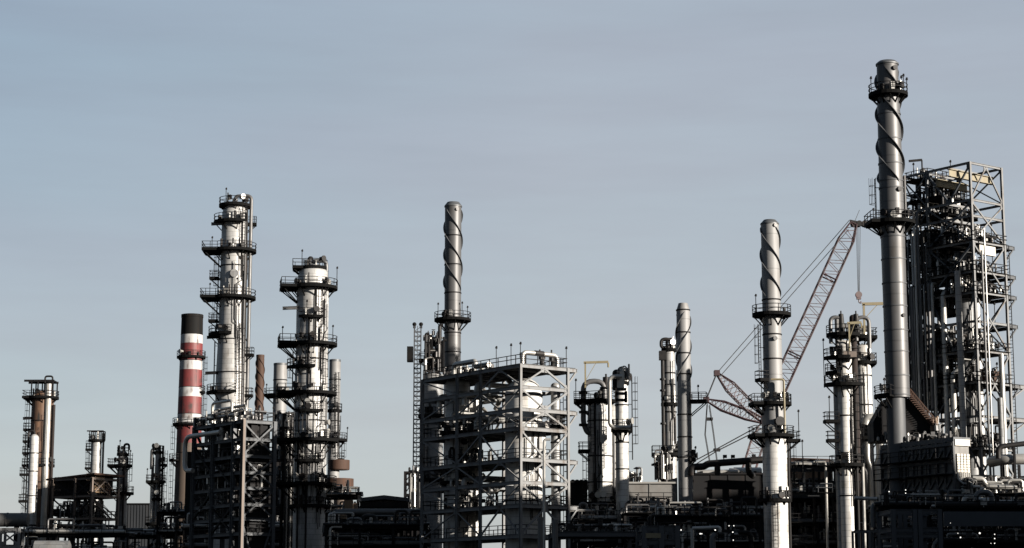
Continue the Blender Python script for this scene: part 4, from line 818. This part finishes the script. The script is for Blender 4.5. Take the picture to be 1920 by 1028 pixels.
# ================================================================== CRANE
YC=360
def P3(px,py,dy=0): return ray(px,py,YC+dy)
root=empty('crawler_crane',(P3(1340,1100).x,YC,0),0,'red and white lattice crane with its long jib leaning towards the tallest chimney','crane'); ox=Vector((P3(1340,1100).x,YC,0))
def lat(name,a,b,w,segs,mat,lace,taper0=.25,taper1=.25,tn=3,rc=.13,rl=.07,pend=True,part=(0,1),mid=None):
    """square lattice boom from a to b"""
    a=Vector(a)-ox; b=Vector(b)-ox; d=(b-a).normalized(); y=Vector((0,1,0)); x=d.cross(y).normalized(); y=x.cross(d); Ls=(b-a).length
    def wd(i):
        q=1
        if i<tn: q=taper0+(1-taper0)*i/tn
        if i>segs-tn: q=min(q,taper1+(1-taper1)*(segs-i)/tn)
        return w*q/2
    i0=int(segs*part[0]); i1=int(segs*part[1]); mb=MB(); ml=MB(); pts=[]
    for i in range(i0,i1+1): q=wd(i); c=a+d*(Ls*i/segs); pts.append([c+x*sx*q+y*sy*q for sx,sy in ((-1,-1),(1,-1),(1,1),(-1,1))])
    for p,q in zip(pts[:-1],pts[1:]):
        for j in range(4): mb.tube(p[j],q[j],rc,6)
    for n_,(p,q) in enumerate(zip(pts[:-1],pts[1:])):
        for j in range(4):
            j2=(j+1)%4
            if n_%2: ml.tube(p[j],q[j2],rl,5)
            else: ml.tube(p[j2],q[j],rl,5)
    for p in (pts[0],pts[-1]):
        for j in range(4): mb.tube(p[j],p[(j+1)%4],rc,6)
    o=mb.build(name,mat,root); ml.build('lacing',lace,o); return o
foot=P3(1330,1122); head=P3(1432,790); tip=P3(1600,420); m1=P3(1344,700); m2=P3(1324,750)
lat('main_boom',foot,head,2.3,30,'crane_white','crane_white',tn=3,rc=.1,rl=.05)
hs=head; 
for i,(q0,q1,c1,c2) in enumerate(((0,.34,'crane_red','crane_red'),(.34,.74,'crane_red','crane_white'),(.74,1,'crane_red','crane_white'))): lat('jib_section',hs,tip,2.7,36,c1,c2,.3,.45,3,.14,.06,part=(q0,q1))
lat('luffing_strut',hs,m1,1.9,14,'crane_red','crane_white',.4,.2,4,.13,.065); lat('luffing_strut',hs,m2,1.7,14,'crane_red','crane_red',.5,.2,4,.13,.065)
mb=MB()
for p in (m1,m2,hs): q=p-ox; mb.box((q.x,q.y,q.z),(1.0,1.6,1.0))
mb.build('strut_head','crane_red',root,False)
mb=MB()
for s_ in (-.15,.45,1.05): 
    c=tip-ox+Vector((.3+s_*1.6,0,.0)); mb.tube(c+Vector((0,-.6,0)),c+Vector((0,.6,0)),.55,16)
mb.bar(tip-ox+Vector((-.6,0,.6)),tip-ox+Vector((2.2,0,0)),.35); mb.build('sheave','pipe_dark',root); mb=MB(); mb.tube(tip-ox+Vector((.3,0,.5)),tip-ox+Vector((1.2,0,2.6)),.05,5); mb.build('aerial','wire',root)
def wires(name,segs,r=.06,mat='wire'):
    mb=MB()
    for a,b in segs:
        for dy in (-.7,.7): mb.tube(Vector(a)-ox+Vector((0,dy,0)),Vector(b)-ox+Vector((0,dy,0)),r,5)
    mb.build(name,mat,root)
wires('pendant_rope',[(m1,P3(1592,414)),(m1+Vector((.3,0,-.9)),P3(1590,432))],.07)
wires('hoist_rope',[(m1,m2)],.1); wires('pendant_rope',[(P3(1326,758),P3(1322,815)),(P3(1322,815),P3(1332,874)),(P3(1330,760),P3(1338,815)),(P3(1338,815),P3(1346,878))],.07)
wires('pendant_rope',[(P3(1288,872),P3(1344,842)),(P3(1344,842),P3(1426,797)),(P3(1296,876),P3(1344,846)),(P3(1344,846),P3(1426,805))],.09)
mb=MB(); 
for p in (P3(1344,844),P3(1330,786)): q=p-ox; mb.box(q,(1.2,1.2,.5))
mb.build('spreader','pipe_dark',root,False)
mb=MB(); 
for dx in (-.25,-.08,.1,.28): mb.tube(P3(1609,425)-ox+Vector((dx*1.6,dx,0)),P3(1610,550)-ox+Vector((dx*.6,dx*.5,0)),.04,5)
mb.build('hoist_rope','wire',root); q=P3(1610,556)-ox; mb=MB(); mb.tube(q+Vector((0,-.3,.3)),q+Vector((0,.3,.3)),.6,16); mb.box(q+Vector((0,0,-.1)),(.8,.5,.9)); mb.path([q+Vector((0,0,-.5)),q+Vector((0,0,-1.1)),q+Vector((.4,0,-1.3)),q+Vector((.4,0,-.9))],.12,8,.2); mb.build('hook_block','crane_white',root)
mb=MB(); mb.box((0,0,2.6),(9,4,2.4)); mb.box((-5.5,0,3),(3,4.6,3)); mb.box((2.6,-2.6,3.2),(2.4,1.6,2.6)); mb.build('cab_house','crane_red',root,False); mb=MB()
for y in (-3,3): mb.box((0,y,.8),(9,1.2,1.6))
mb.box((0,0,1.0),(4,6,.7)); mb.build('crawler_track','paint_black',root,False)
# back mast carrying the low pendants
lat('back_mast',P3(1345,1118),P3(1290,874),1.8,22,'crane_red','crane_red',.4,.25,3)
# ================================================================== CHIMNEY 3
t=Col('spiral_chimney','light grey chimney with spiral fins and three galleries standing in front of the crane','chimney',1447,600,250)
t.body([(421,33),(560,34),(740,36),(765,44),(812,46),(818,44),(940,44),(1028,45)],'stack_light',n=48); z=t.z(421); r=t.rad(z)
mb=MB(); mb.lathe([(r*1.06,z-.05),(r*1.06,z+.1),(r*.72,z+.5),(r*.68,z+.56)],40); mb.build('top_cone','cap',t.root)
t.strakes(425,558,165,'stack_dark',3,.24,175,1); t.seam([563,628,674]); t.manhole(425,-62,7,'pipe_dull',.1); t.manhole(637,-80,8,'pipe_dull',.15)
t.ring(590,72,brk=8,clut=2); t.lamp(-31,558,588,y=-1); t.ladder(610,712,-160,off=.6); t.bal(713,200,32,22,inn=14); t.ring(757,66,ext=43,ea=185,brk=8,clut=4); t.arc(757,64,-60,60,clut=2); t.ring(817,74,ext=44,ea=188,brk=10,clut=5); t.manhole(793,-78,18,'pipe_dark',.8); t.bal(826,5,46,30,inn=22)
k=t.m(705); mb=MB(); mb.path([(-8*k,-2.0,t.z(715)),(16*k,-2.0,t.z(715)),(16*k,-2.0,t.z(815))],.13,8,.3); mb.build('pipe','paint_yellow',t.root); t.lamp(44,774,822); t.lamp(-24,722,755); t.lamp(50,830,905,y=-1)
t.ring(938,60,brk=8,clut=8); t.ladder(942,1028,-100); t.ladder(830,935,0,off=.5); t.vpipe(-15,26,822,1100,.14,'pipe_dark')
z1=t.z(822); z0=0; r=t.rad(t.z(900))+.06; mb=MB(); mb.lathe([(r,z0),(r,z1),(r-.3,z1+.1)],48); mb.build('insulation_jacket','clad_pale',t.root)
# ================================================================== RIGHT OF CHIMNEY 3
t=Col('roof_beam','long rusty beam above the tan shed right of the light grey chimney','beam',1475,862,262); k=t.m(862); mb=MB(); mb.ibeam((-3*k,0,t.z(865)),(82*k,0,t.z(868)),.6,.95); mb.build('beam_web','rust',t.root,False); mb=MB()
for x in (0,30,60,80): mb.ibeam((x*k,0,0),(x*k,0,t.z(870)),.3,.3)
mb.build('support_leg','steel_dark',t.root,False)
r,L,H=shed('tan_shed','weathered tan wall with round grilles below the rusty beam',1478,1560,268,880,8,'rust_pale',rib=2.4,ribmat='casing_grey',py_bot=915,cat='shed'); mb=MB(); railing(mb,[(0,-1.2,zat(915,268)),(L,-1.2,zat(915,268))],step=1.3); mb.build('railing','steel_pale',r,False); mb=MB(); mb.box((L/2,-.7,zat(915,268)-.2),(L,1.3,.4)); mb.build('walkway','steel_slate',r,False)
mb=MB()
for i in range(5): mb.tube((L*(.15+.17*i),-.05,zat(903,268)),(L*(.15+.17*i),-.2,zat(903,268)),.5,14)
mb.build('grille','steel_dark',r)
rack('pipe_rack','pipe rack with a pale top rail in front of the weathered tan wall',1478,1580,252,873,5,2,41,clut=5,ch=.8,lev=3.4,bay=7,mat='steel_slate',npipe=3)
rack('pipe_rack','dark pipe rack low down right of the light grey chimney',1474,1600,257,935,7,6,42,clut=30,ch=2.4,lev=2.7,bay=5)
# ================================================================== PALE TWIN VESSELS (right)
t=Col('fractionator_column','slim bright column with half round galleries, left of the pair beside the tallest chimney','column',1587,850,248)
t.body([(645,29),(1006,30)],'clad_pale',dome=.5,n=40); t.arc(672,74,-190,-40,clut=6); t.arc(722,76,-200,-20,clut=6); t.bal(790,184,40,22,inn=14); t.bal(826,184,36,18,inn=14); t.ring(872,64,clut=8,brk=8); t.arc(700,70,-200,-120,clut=2)
t.lamp(-32,748,788); t.vpipe(-150,14,600,690,.3,'pipe_dull'); t.vpipe(170,15,690,1100,.42,'clad',n=16) ; t.vpipe(-62,13,735,870,.12,'pipe_dark',flanges=4); t.vpipe(-40,22,700,1100,.16,'pipe_dark'); t.ladder(650,720,-120); t.ladder(730,870,-30); t.small_lines(680,1000,6,-90,-20); t.vpipe(-20,30,870,1100,.2,'pipe'); t.lamp(-39,640,722,y=-.5); t.seam([780,850,930])
k=t.m(590)
for sgn,x0 in ((-1,-4),(1,24)):
    mb=MB(); xx=x0+(-20 if sgn<0 else 24); mb.path([(x0*k,-.4,t.z(640)),(x0*k,-.4,t.z(596)),(xx*k,-.4,t.z(596)),(xx*k,-.4,t.z(645 if sgn<0 else 654))],.25,12,.9); mb.build('relief_pipe','pipe_dull',t.root); mb=MB(); mb.tube((x0*k,-.4,t.z(625)),(x0*k,-.4,t.z(590)),.5,12,.3); mb.tube((x0*k,-.4,t.z(592)),(x0*k,-.4,t.z(584)),.09,6); mb.build('safety_valve','pipe_dark',t.root)
t.davit(611,668,1593,1616,'paint_yellow',-2.2,.2)
mb=MB(); mb.box((6*k,-2.3,t.z(669)),(24*k,.3,.7)); mb.build('pale_beam','steel_brown',t.root,False)
t.ring(628,62,clut=10,brk=6)
t=Col('riser_duct','black round topped riser between the slim bright column and the wide bright column','duct',1602,700,250); t.body([(596,13),(1000,15)],'rust_dark',dome=.9,n=24); t.seam([640,760,860])
t=Col('fractionator_column','wider bright column left of the tallest chimney with a yellow swing arm above','column',1621,800,252)
t.body([(655,31),(1028,33)],'clad_pale',dome=.6,n=40); t.ring(633,46,ext=26,ea=-2,brk=6,clut=8); t.ring(680,42,ext=24,ea=-2,brk=6,clut=5); t.seam([645,705,760]); t.vpipe(-70,14,684,790,.15,'pipe_dark'); t.davit(574,630,1622,1678,'paint_yellow',-1.6,.25); t.ring(822,60,clut=5,brk=6); t.small_lines(690,980,5)
k=t.m(790); mb=MB(); mb.path([(-4*k,-2.2,t.z(800)),(-1*k,-2.2,t.z(786)),(18*k,-2.2,t.z(787)),(22*k,-2.2,t.z(800)),(22*k,-2.2,t.z(862)),(16*k,-2.2,t.z(875)),(16*k,-2.2,0)],.52,14,1.6); mb.build('bypass_pipe','pipe',t.root)
mb=MB(); mb.path([(-2*k,-2.4,t.z(832)),(-2*k,-2.4,t.z(866)),(3*k,-2.4,t.z(880)),(3*k,-2.4,0)],.3,12); mb.build('pipe','pipe',t.root); mb=MB(); mb.path([(-16*k,-2.4,t.z(888)),(-11*k,-2.4,t.z(880)),(-6*k,-2.4,t.z(888)),(-6*k,-2.4,0)],.26,12); mb.build('pipe','pipe_dull',t.root)
t=Col('elevated_pipe','thin bright horizontal pipe on a dark post in front of the bright column pair','pipe',1640,936,222); k=t.m(936); mb=MB(); mb.tube((-38*k,0,t.z(934)),(39*k,0,t.z(937)),.22,10); mb.build('pipe_run','pipe',t.root); mb=MB(); mb.ibeam((36*k,0,0),(36*k,0,t.z(938)),.3,.3); mb.ibeam((-36*k,0,0),(-36*k,0,t.z(936)),.3,.3); mb.build('support_leg','steel_dark',t.root,False)
# ================================================================== TALLEST CHIMNEY
t=Col('spiral_chimney','tallest grey chimney with spiral fins and two ring galleries, near the right edge','chimney',1679,600,230)
t.body([(122,39),(200,42),(400,45),(560,44),(720,44),(746,44)],'stack',n=56,foot=False); z=t.z(122); r=t.rad(z)
mb=MB(); mb.lathe([(r*1.1,z-.05),(r*1.1,z+.12),(r*.82,z+.42),(r*.6,z+.5)],44); mb.build('top_cone','cap',t.root)
t.strakes(128,345,190,'stack_dark',3,.32,120,1); t.seam([215,262,308,340,354,445,487,532,575,620,660,705,741],'stack_dark'); t.manhole(132,-62,9,'pipe_dark',.15); t.manhole(359,-62,9,'pipe_dark',.15); t.manhole(594,-60,7,'pipe_dark',.1)
t.ring(178,72,brk=12,clut=5); t.ring(418,84,ext=46,ea=183,brk=12,clut=6); 
for dx,a_,b_ in ((-33,150,178),(28,145,176),(24,148,176),(34,152,178)): t.lamp(dx,a_,b_,y=-.5)
t.lamp(-38,398,416); t.ladder(335,415,182,off=.5); t.vpipe(-8,25,330,420,.15,'pipe_dull'); t.arc(743,88,150,240,clut=3); t.lamp(-28,715,742); t.ladder(745,815,180,off=.6)
k=t.m(780); z1=t.z(747); z0=t.z(818)
mb=MB(); rr=t.rad(t.z(746)); mb.lathe([(rr*.8,0),(rr*.8,z1+.1)],40,(-.3,0,0)); mb.build('lower_shaft','stack_dark',t.root)
# flue hopper behind the shaft foot
t2=Col('flue_hopper','black sloping flue hopper with a rusty stair edge at the foot of the tallest chimney','hopper',1700,780,231); k=t2.m(780); zA=t2.z(746); zB=t2.z(826)
mb=MB(); pts=[(-60*k,zB),(58*k,zB),(58*k,t2.z(806)),(10*k,zA),(-34*k,zA),(-60*k,t2.z(790))]; n=len(pts); mb.add([(x,1.0,z) for x,z in pts]+[(x,5,z) for x,z in pts],[tuple(range(n)),tuple(range(2*n-1,n-1,-1))]+[(k_,n+k_,n+(k_+1)%n,(k_+1)%n) for k_ in range(n)]); mb.build('hopper_shell','casing',t2.root,False)
mb=MB(); a_=Vector((10*k,.6,zA)); b_=Vector((58*k,.6,t2.z(806)))
for dz in (0,.55,1.1): mb.bar(a_+Vector((0,0,dz)),b_+Vector((0,0,dz)),.14 if dz else .4)
for i in range(17): p=a_.lerp(b_,i/16); mb.bar(p,p+Vector((0,0,1.1)),.09); mb.box(p+Vector((0,-.4,.1)),(.4,.8,.06))
mb.build('stair_edge','rust',t2.root,False); mb=MB(); mb.ring((0,0,0),0.01,.02,0,.01,3)
clutter(t2.root,(54*k,.2,t2.z(822)),12*k,1.4,2.6,16,t2.rnd,mats=('rust_pale','pipe_dull')); clutter(t2.root,(0,.2,zB),110*k,1.4,1.0,22,t2.rnd)
# ================================================================== HEATER BOX
f=Frame('fired_heater','long dark fired heater box with slanting ribs and a bright tiled end wall',1788,825,221,[1817],[1655],[828,888,922],ang=GA*.75,cat='heater',pyref=860)
U=f.u[-1]; W=f.w[-1]; z1=f.L[0]; z0=f.L[1]; zl=f.L[2]
mb=MB(); mb.box((U/2,W/2,(z1+zl)/2),(U,W,z1-zl)); mb.build('casing','casing_grey',f.root,False)
mb=MB(); mb.box((U/2,W/2,z1+.25),(U+.3,W+.3,.5)); mb.build('roof','steel_slate',f.root,False)
mb=MB(); mb.box((U*.5,-.14,z1-.1),(U*1.0,.24,.7)); mb.box((U*.55,-.1,(z1+z0)/2-.6),(U*.84,.16,z1-z0-1.5)); mb.build('end_wall','stone_panel',f.root,False)
mb=MB(); 
for i in range(1,4): mb.box((U*.13+U*.84*i/4,-.2,(z1+z0)/2-.6),(.035,.06,z1-z0-1.5))
for i in range(1,7): mb.box((U*.55,-.2,z0+(z1-z0-1.5)*i/7+.15),(U*.84,.055,.035))
mb.build('joint_grid','steel_dark',f.root,False); mb=MB(); n=9
for i in range(n+1): y=W*i/n; mb.box((-.12,y,(z1+zl)/2),(.24,.3,z1-zl))
for i in range(n): y=W*i/n; mb.bar((-.14,y,z1-.4),(-.14,y+W/n,(z0+z1)/2-.3),.2); mb.bar((-.14,y,z0-.2),(-.14,y+W/n,zl+.4),.2)
for z in (z1-.3,(z0+z1)/2-.4,z0,zl+.1): mb.box((-.18,W/2,z),(.34,W,.3))
mb.build('wall_ribs','steel_slate',f.root,False); mb=MB(); railing(mb,[(-1.3,0,z0),(-1.3,W,z0)],step=1.6); railing(mb,[(-1.3,0,(z0+z1)/2),(-1.3,W,(z0+z1)/2)],step=1.6); mb.build('railing','steel_dark',f.root,False); mb=MB(); mb.box((-.8,W/2,z0-.1),(1.2,W,.12)); mb.box((-.8,W/2,(z0+z1)/2-.1),(1.2,W,.12)); mb.build('walkway','grate',f.root,False)
for u in (.3,U-.3):
    for i in range(5): mb=MB(); mb.ibeam((u,W*(i+.1)/4.3,0),(u,W*(i+.1)/4.3,zl),.4,.4); mb.build('leg','steel_dark',f.root,False)
clutter(f.root,(U/2,W/2,z1+.5),U*.8,W*.95,.8,30,f.rnd,mats=('pipe_dark','pipe_dull')); clutter(f.root,(U*.6,-.9,z0-2.6),U*1.2,1.6,2.2,26,f.rnd,mats=('pipe','pipe_dark'))
for i in range(7): mb=MB(); x=U*(.1+.13*i); mb.path([(x,-.3,z0+.1),(x,-.3,z0-.7),(x+.4,-.8,z0-1.2)],.12,8,.3); mb.build('burner_pipe','pipe',f.root)
# ================================================================== REACTOR STRUCTURE (right edge)
f=Frame('reactor_structure','tall open lattice steel structure at the right edge, crowned by two yellow crane beams',1818,303,252,[1877],[1737,1692],[303,372,402,450,506,545,600,655,714,778,838,890,950],pyref=303)
L=f.L; U=f.u[-1]; W=f.w[-1]; f.columns('steel_pale',.3); f.floors('steel_pale',h=.3,w=.2); cw=f.w[1]
for a_,b_,kd in ((0,1,'A'),(1,3,'X'),(3,5,'X'),(5,7,'X'),(7,9,'X'),(9,11,'X'),(11,12,'X')): f.brace('r',0,a_,b_,kd,'steel_pale',.17); f.brace('rb',0,a_,b_,'X' if kd!='A' else 'V','steel_slate',.15)
for a_,b_,kd in ((0,1,'V'),(1,3,'X'),(3,5,'X'),(5,7,'V'),(7,9,'X'),(9,11,'A')): f.brace('l',0,a_,b_,kd,'steel_slate',.2); f.brace('l',1,a_,b_,'X','steel_slate',.16); f.brace('lb',0,a_,b_,'X','steel_slate',.15)
f.decks([3,4,5,7,8,10],over=.3)
for k_ in (3,4,5,6,8): f.cant(k_,1.9,'steel_slate',drop=2.2)
f.cant(8,3.0,'steel_pale'); f.cant(9,3.2,'steel_pale')
# yellow crane beams
for i,(wq,ext) in enumerate(((cw*.18,.2),(cw*.62,-1.2))):
    mb=MB(); mb.ibeam((-2.2 if i==0 else -1,wq+.3,L[0]-1.5-i*.6),(U+ext,wq+.3,L[0]-1.5-i*.6),.5,1.0); mb.build('crane_beam','paint_yellow',f.root,False)
for k_ in (3,4,5,7,8,10):
    h_=min(3.2,(L[k_-1]-L[k_])*.85); clutter(f.root,(U*.5,W*.55,L[k_]+.1),U*.95,W*.8,h_,90,f.rnd,mats=('pipe_dark','pipe_dull','pipe','pipe_dark')); clutter(f.root,(U*.5,W*.2,L[k_]+.1),U*.9,W*.3,h_*.7,20,f.rnd,mats=('pipe_dark','pipe_dull','pipe'))
# upper internal decks in the left half
for py,w0,w1 in ((352,.45,1),(388,.35,1),(425,.3,1),(478,.5,1),(565,.5,1),(630,.5,1),(690,.5,1),(750,.5,1)):
    z=f.z(py); mb=MB(); mb.prism([(.2,W*w0),(U-.2,W*w0),(U-.2,W*w1),(.2,W*w1)],z-.25,z); 
    for q in (.2,U-.2): mb.ibeam((q,W*w0,z-.3),(q,W*w1,z-.3),.25,.45)
    o=mb.build('platform','grate',f.root,False); mb=MB(); railing(mb,[(.2,W*w0,z),(U-.2,W*w0,z),(U-.2,W*w1,z),(.2,W*w1,z)],closed=True,step=1.6); mb.build('railing','steel_dark',o,False); clutter(f.root,(U*.5,W*(w0+w1)/2,z),U*.9,W*(w1-w0)*.95,2.8,56,f.rnd,mats=('pipe_dark','pipe_dull','pipe_dark','pipe'))
zz=f.z(312); mb=MB(); mb.prism([(.2,cw*1.0),(U*.7,cw*1.0),(U*.7,W*.98),(.2,W*.98)],zz-.25,zz); o=mb.build('platform','grate',f.root,False); mb=MB(); railing(mb,[(.2,cw,zz),(U*.7,cw,zz),(U*.7,W*.98,zz),(.2,W*.98,zz)],closed=True); mb.build('railing','steel_dark',o,False); clutter(f.root,(U*.3,cw+2,zz),3,3,1.8,14,f.rnd)
lamp(f.root,(.3,W*.85,zz),2.0); lamp(f.root,(U*.5,cw*.8,L[0]-.2),1.6); mb=MB(); mb.bar((.3,W*.72,zz),(.3,W*.72,zz+2.4),.14); mb.bar((.3,W*.72,zz+2.4),(-1.2,W*.8,zz+2.2),.28); mb.build('davit','steel_dark',f.root,False)
# vertical risers on the left flank
for i in range(20):
    y=W*(.58+.022*i*1.0); z_t=f.z(f.rnd.choice((340,380,418,430,440,520))); z_b=f.z(f.rnd.choice((700,760,800,870))); r_=f.rnd.choice((.1,.13,.17,.22)); mb=MB(); mb.path([(-.5-.35*(i%3),y,z_b),(-.5-.35*(i%3),y,z_t),(.6,y,z_t)],r_,8,.4); mb.build('riser_pipe',('pipe','pipe_dull','pipe_dark','pipe_dull')[i%4],f.root)
for k_,(uu,ww,pt,pb,r_,mt) in enumerate(((.1,.50,535,830,.38,'pipe'),(.1,.40,690,830,.36,'pipe'),(.0,.23,505,830,.42,'clad'),(.75,.0,660,900,.34,'pipe'),(.52,-.06,745,900,.34,'clad_cool'),(.2,-.03,470,900,.15,'pipe_dull'),(.3,-.03,430,900,.12,'pipe'))):
    mb=MB(); zt_=f.z(pt); zb_=f.z(pb+60); P=[(U*uu-.5,W*ww-.4,zb_),(U*uu-.5,W*ww-.4,zt_)]
    if k_ in (0,1): P+=[(U*uu+1.4,W*ww-2.4,zt_+.2)]
    mb.path(P,r_,14,1); mb.build('insulated_riser',mt,f.root)
for i in range(4): z=L[8]-(i+1)*.1; 
mb=MB(); zq=f.z(480); mb.box((U*.45,.2,zq+1.0),(U*.5,.5,1.2)); mb.build('pale_box','stone_panel',f.root,False); mb=MB(); mb.tube((U*.72,2,L[8]+.1),(U*.72,2,L[8]+1.6),1.3,24); mb.build('drum','rust',f.root)
# ladders on the right-hand column
mb=MB(); x=U+.5
for y in (-.3,.3): mb.bar((x,y,f.z(890)),(x,y,f.z(450)),.08)
z=f.z(890)
while z<f.z(450): mb.bar((x,-.3,z),(x,.3,z),.05); z+=.45
mb.build('ladder','steel_dark',f.root,False)
for k_ in (3,4,6,8,10): lamp(f.root,(U*.66,.3,L[k_]),2.4)
v=vessel_in(f,'reactor_vessel','tall dull grey vessel behind the right face of the lattice structure',1818,760,U*.4,17,478,'clad_cool',.5); v.seam([560,640,720,800]); v.small_lines(500,900,6)
v=vessel_in(f,'reactor_vessel','slim pale vessel beside the tall dull grey vessel in the lattice structure',1838,760,U*.6,7,560,'clad_bright',.8); v.seam([650,740,830])
# ================================================================== RIGHT EDGE PIPES AND LOW RACKS
t=Col('transfer_line','fat silver pipe bending back below the lattice structure at the right edge','pipe',1900,862,228); k=t.m(862); mb=MB(); mb.path([(-34*k,2,t.z(864)),(-22*k,0,t.z(862)),(60*k,0,t.z(860))],.62,18,1.4); mb.build('pipe_run','pipe',t.root); mb=MB()
for x in (-20,10,40): mb.ibeam((x*k,0,0),(x*k,0,t.z(862)-.6),.3,.3)
mb.build('support_leg','steel_dark',t.root,False)
t=Col('transfer_line','thinner grey pipe above the fat silver pipe at the right edge','pipe',1895,832,226); k=t.m(832); mb=MB(); mb.path([(-24*k,0,t.z(860)),(-24*k,0,t.z(838)),(60*k,0,t.z(828))],.3,12,.8); mb.build('pipe_run','pipe_dark',t.root); mb=MB()
for x in (6,45): mb.ibeam((x*k,0,0),(x*k,0,t.z(834)),.25,.25)
mb.build('support_leg','steel_dark',t.root,False)
t=Col('transfer_line','bright stepped pipe lying on the rack right of the heater box','pipe',1870,905,224); k=t.m(905); mb=MB(); mb.path([(-46*k,0,t.z(897)),(-26*k,0,t.z(898)),(-22*k,0,t.z(911)),(36*k,0,t.z(915))],.3,12,.7); mb.build('pipe_run','pipe',t.root); mb=MB(); mb.path([(-34*k,-.6,t.z(936)),(-32*k,-.6,t.z(922)),(-16*k,-.6,t.z(921)),(-14*k,-.6,t.z(945)),(-14*k,-.6,0)],.2,10,.7); mb.build('pipe_hoop','pipe',t.root); mb=MB()
for x in (-44,-20,10,32): mb.ibeam((x*k,0,0),(x*k,0,t.z(917)),.25,.25)
mb.build('support_leg','steel_dark',t.root,False)
rack('pipe_rack','dark rack crowded with glinting valves right of the heater box',1822,1960,224,925,8,5,51,clut=60,ch=2.2,lev=2.6,bay=5,pm=('pipe_dark','pipe','pipe_dull'))
BH,_,_=rack('pipe_rack','dark rack of pipes under the long heater box',1650,1830,218,948,8,4,52,clut=40,ch=2.2,lev=2.8,bay=5)
BR,L_,H_=r,L_,H_=rack('pipe_rack','dark pipe bridge with broad slate girder at bottom right',1765,1960,206,952,6,3,53,clut=20,ch=1.6,lev=3.6,bay=7); mb=MB(); mb.box((L_/2,-.9,H_-1.2),(L_,.3,1.5)); mb.build('girder','steel_slate',r,False)
rack('pipe_rack','dark pipe rack behind the light grey chimney and the bright pair, at the bottom',1470,1660,254,980,7,3,54,clut=36,ch=2.2,lev=2.8,bay=5)
f=Frame('support_frame','dark blue grey portal frame at the bottom right below the heater box',1674,955,198,[1715,1725,1762],None,[955,989,1000],ang=R(3),depthL=6,pyref=980)
f.columns('steel_slate',.42); f.floors('steel_slate',h=.42)
f=Frame('tubular_stand','small pale pipe frame at the bottom in front of the bright column pair',1610,994,200,[1630,1648],None,[994],ang=R(2),depthL=3,pyref=1000,cat='tubular stand')
f.columns('pipe_dull',.22); f.floors('pipe_dull',h=.2,w=.2,sec=False)
rack('pipe_rack','dark pipe rack at the bottom between the centre structure and the boiler gallery',1085,1235,250,975,7,3,55,clut=34,ch=2.4,lev=2.7,bay=5)
rack('pipe_rack','dark rack under the dark process structure on the left',345,560,300,990,7,3,56,clut=30,ch=2.2,lev=2.8,bay=5)
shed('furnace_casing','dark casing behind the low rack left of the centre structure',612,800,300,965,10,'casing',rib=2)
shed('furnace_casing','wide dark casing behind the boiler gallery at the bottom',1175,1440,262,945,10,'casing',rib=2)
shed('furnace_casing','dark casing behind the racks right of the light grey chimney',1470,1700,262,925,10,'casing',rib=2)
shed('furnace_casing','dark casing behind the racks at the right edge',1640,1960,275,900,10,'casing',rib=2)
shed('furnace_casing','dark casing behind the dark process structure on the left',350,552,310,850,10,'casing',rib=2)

# lit bulkhead lamps down in the shaded racks
def lit(rootobj,pts,Y):
    for px,py,r in pts:
        p=ray(px,py,Y)-rootobj.location; mb=MB(); mb.tube(p+Vector((0,.1,.1)),p+Vector((0,.1,1.3)),.04,6); mb.tube(p+Vector((0,.1,1.3)),p+Vector((0,1.2,1.3)),.04,6); o=mb.build('lamp_bracket','steel_dark',rootobj); q=MB(); q.ball(p,r*.6,10); q.build('lamp_globe','lamp_lit',o)
lit(BR,[(1782,981,.10),(1837,1000,.15),(1801,1008,.12),(1796,1000,.07),(1865,1002,.09),(1865,1010,.1),(1865,1019,.09),(1858,1019,.06)],205)
lit(BH,[(1698,919,.09),(1698,925,.09),(1667,922,.10)],217)
lit(BG,[(1277,994,.12),(1341,994,.14),(1313,1001,.14),(1316,1001,.1),(1367,986,.1),(1376,986,.1),(1374,998,.12),(1272,996,.09),(1375,1013,.1)],235)
flush()
GR={'spiral_chimney':'spiral finned chimneys','round_chimney':'plain round chimneys','pipe_rack':'pipe racks low in the plant','reactor_vessel':'vessels inside the steel structures','fractionator_column':'bright columns beside the tallest chimney','furnace_casing':'dark casings behind the racks','support_frame':'low support frames in front','transfer_line':'large pipes at the right edge','twin_column':'joined pair of silver columns','distillation_column':'tall distillation columns','vent_pipe':'upright vent pipes','roof_duct':'ducts on the boiler house roof'}
for o in list(C.objects):
    k=o.name.split('.')[0]
    if o.parent is None and k in GR and 'group' not in o: o['group']=GR[k]
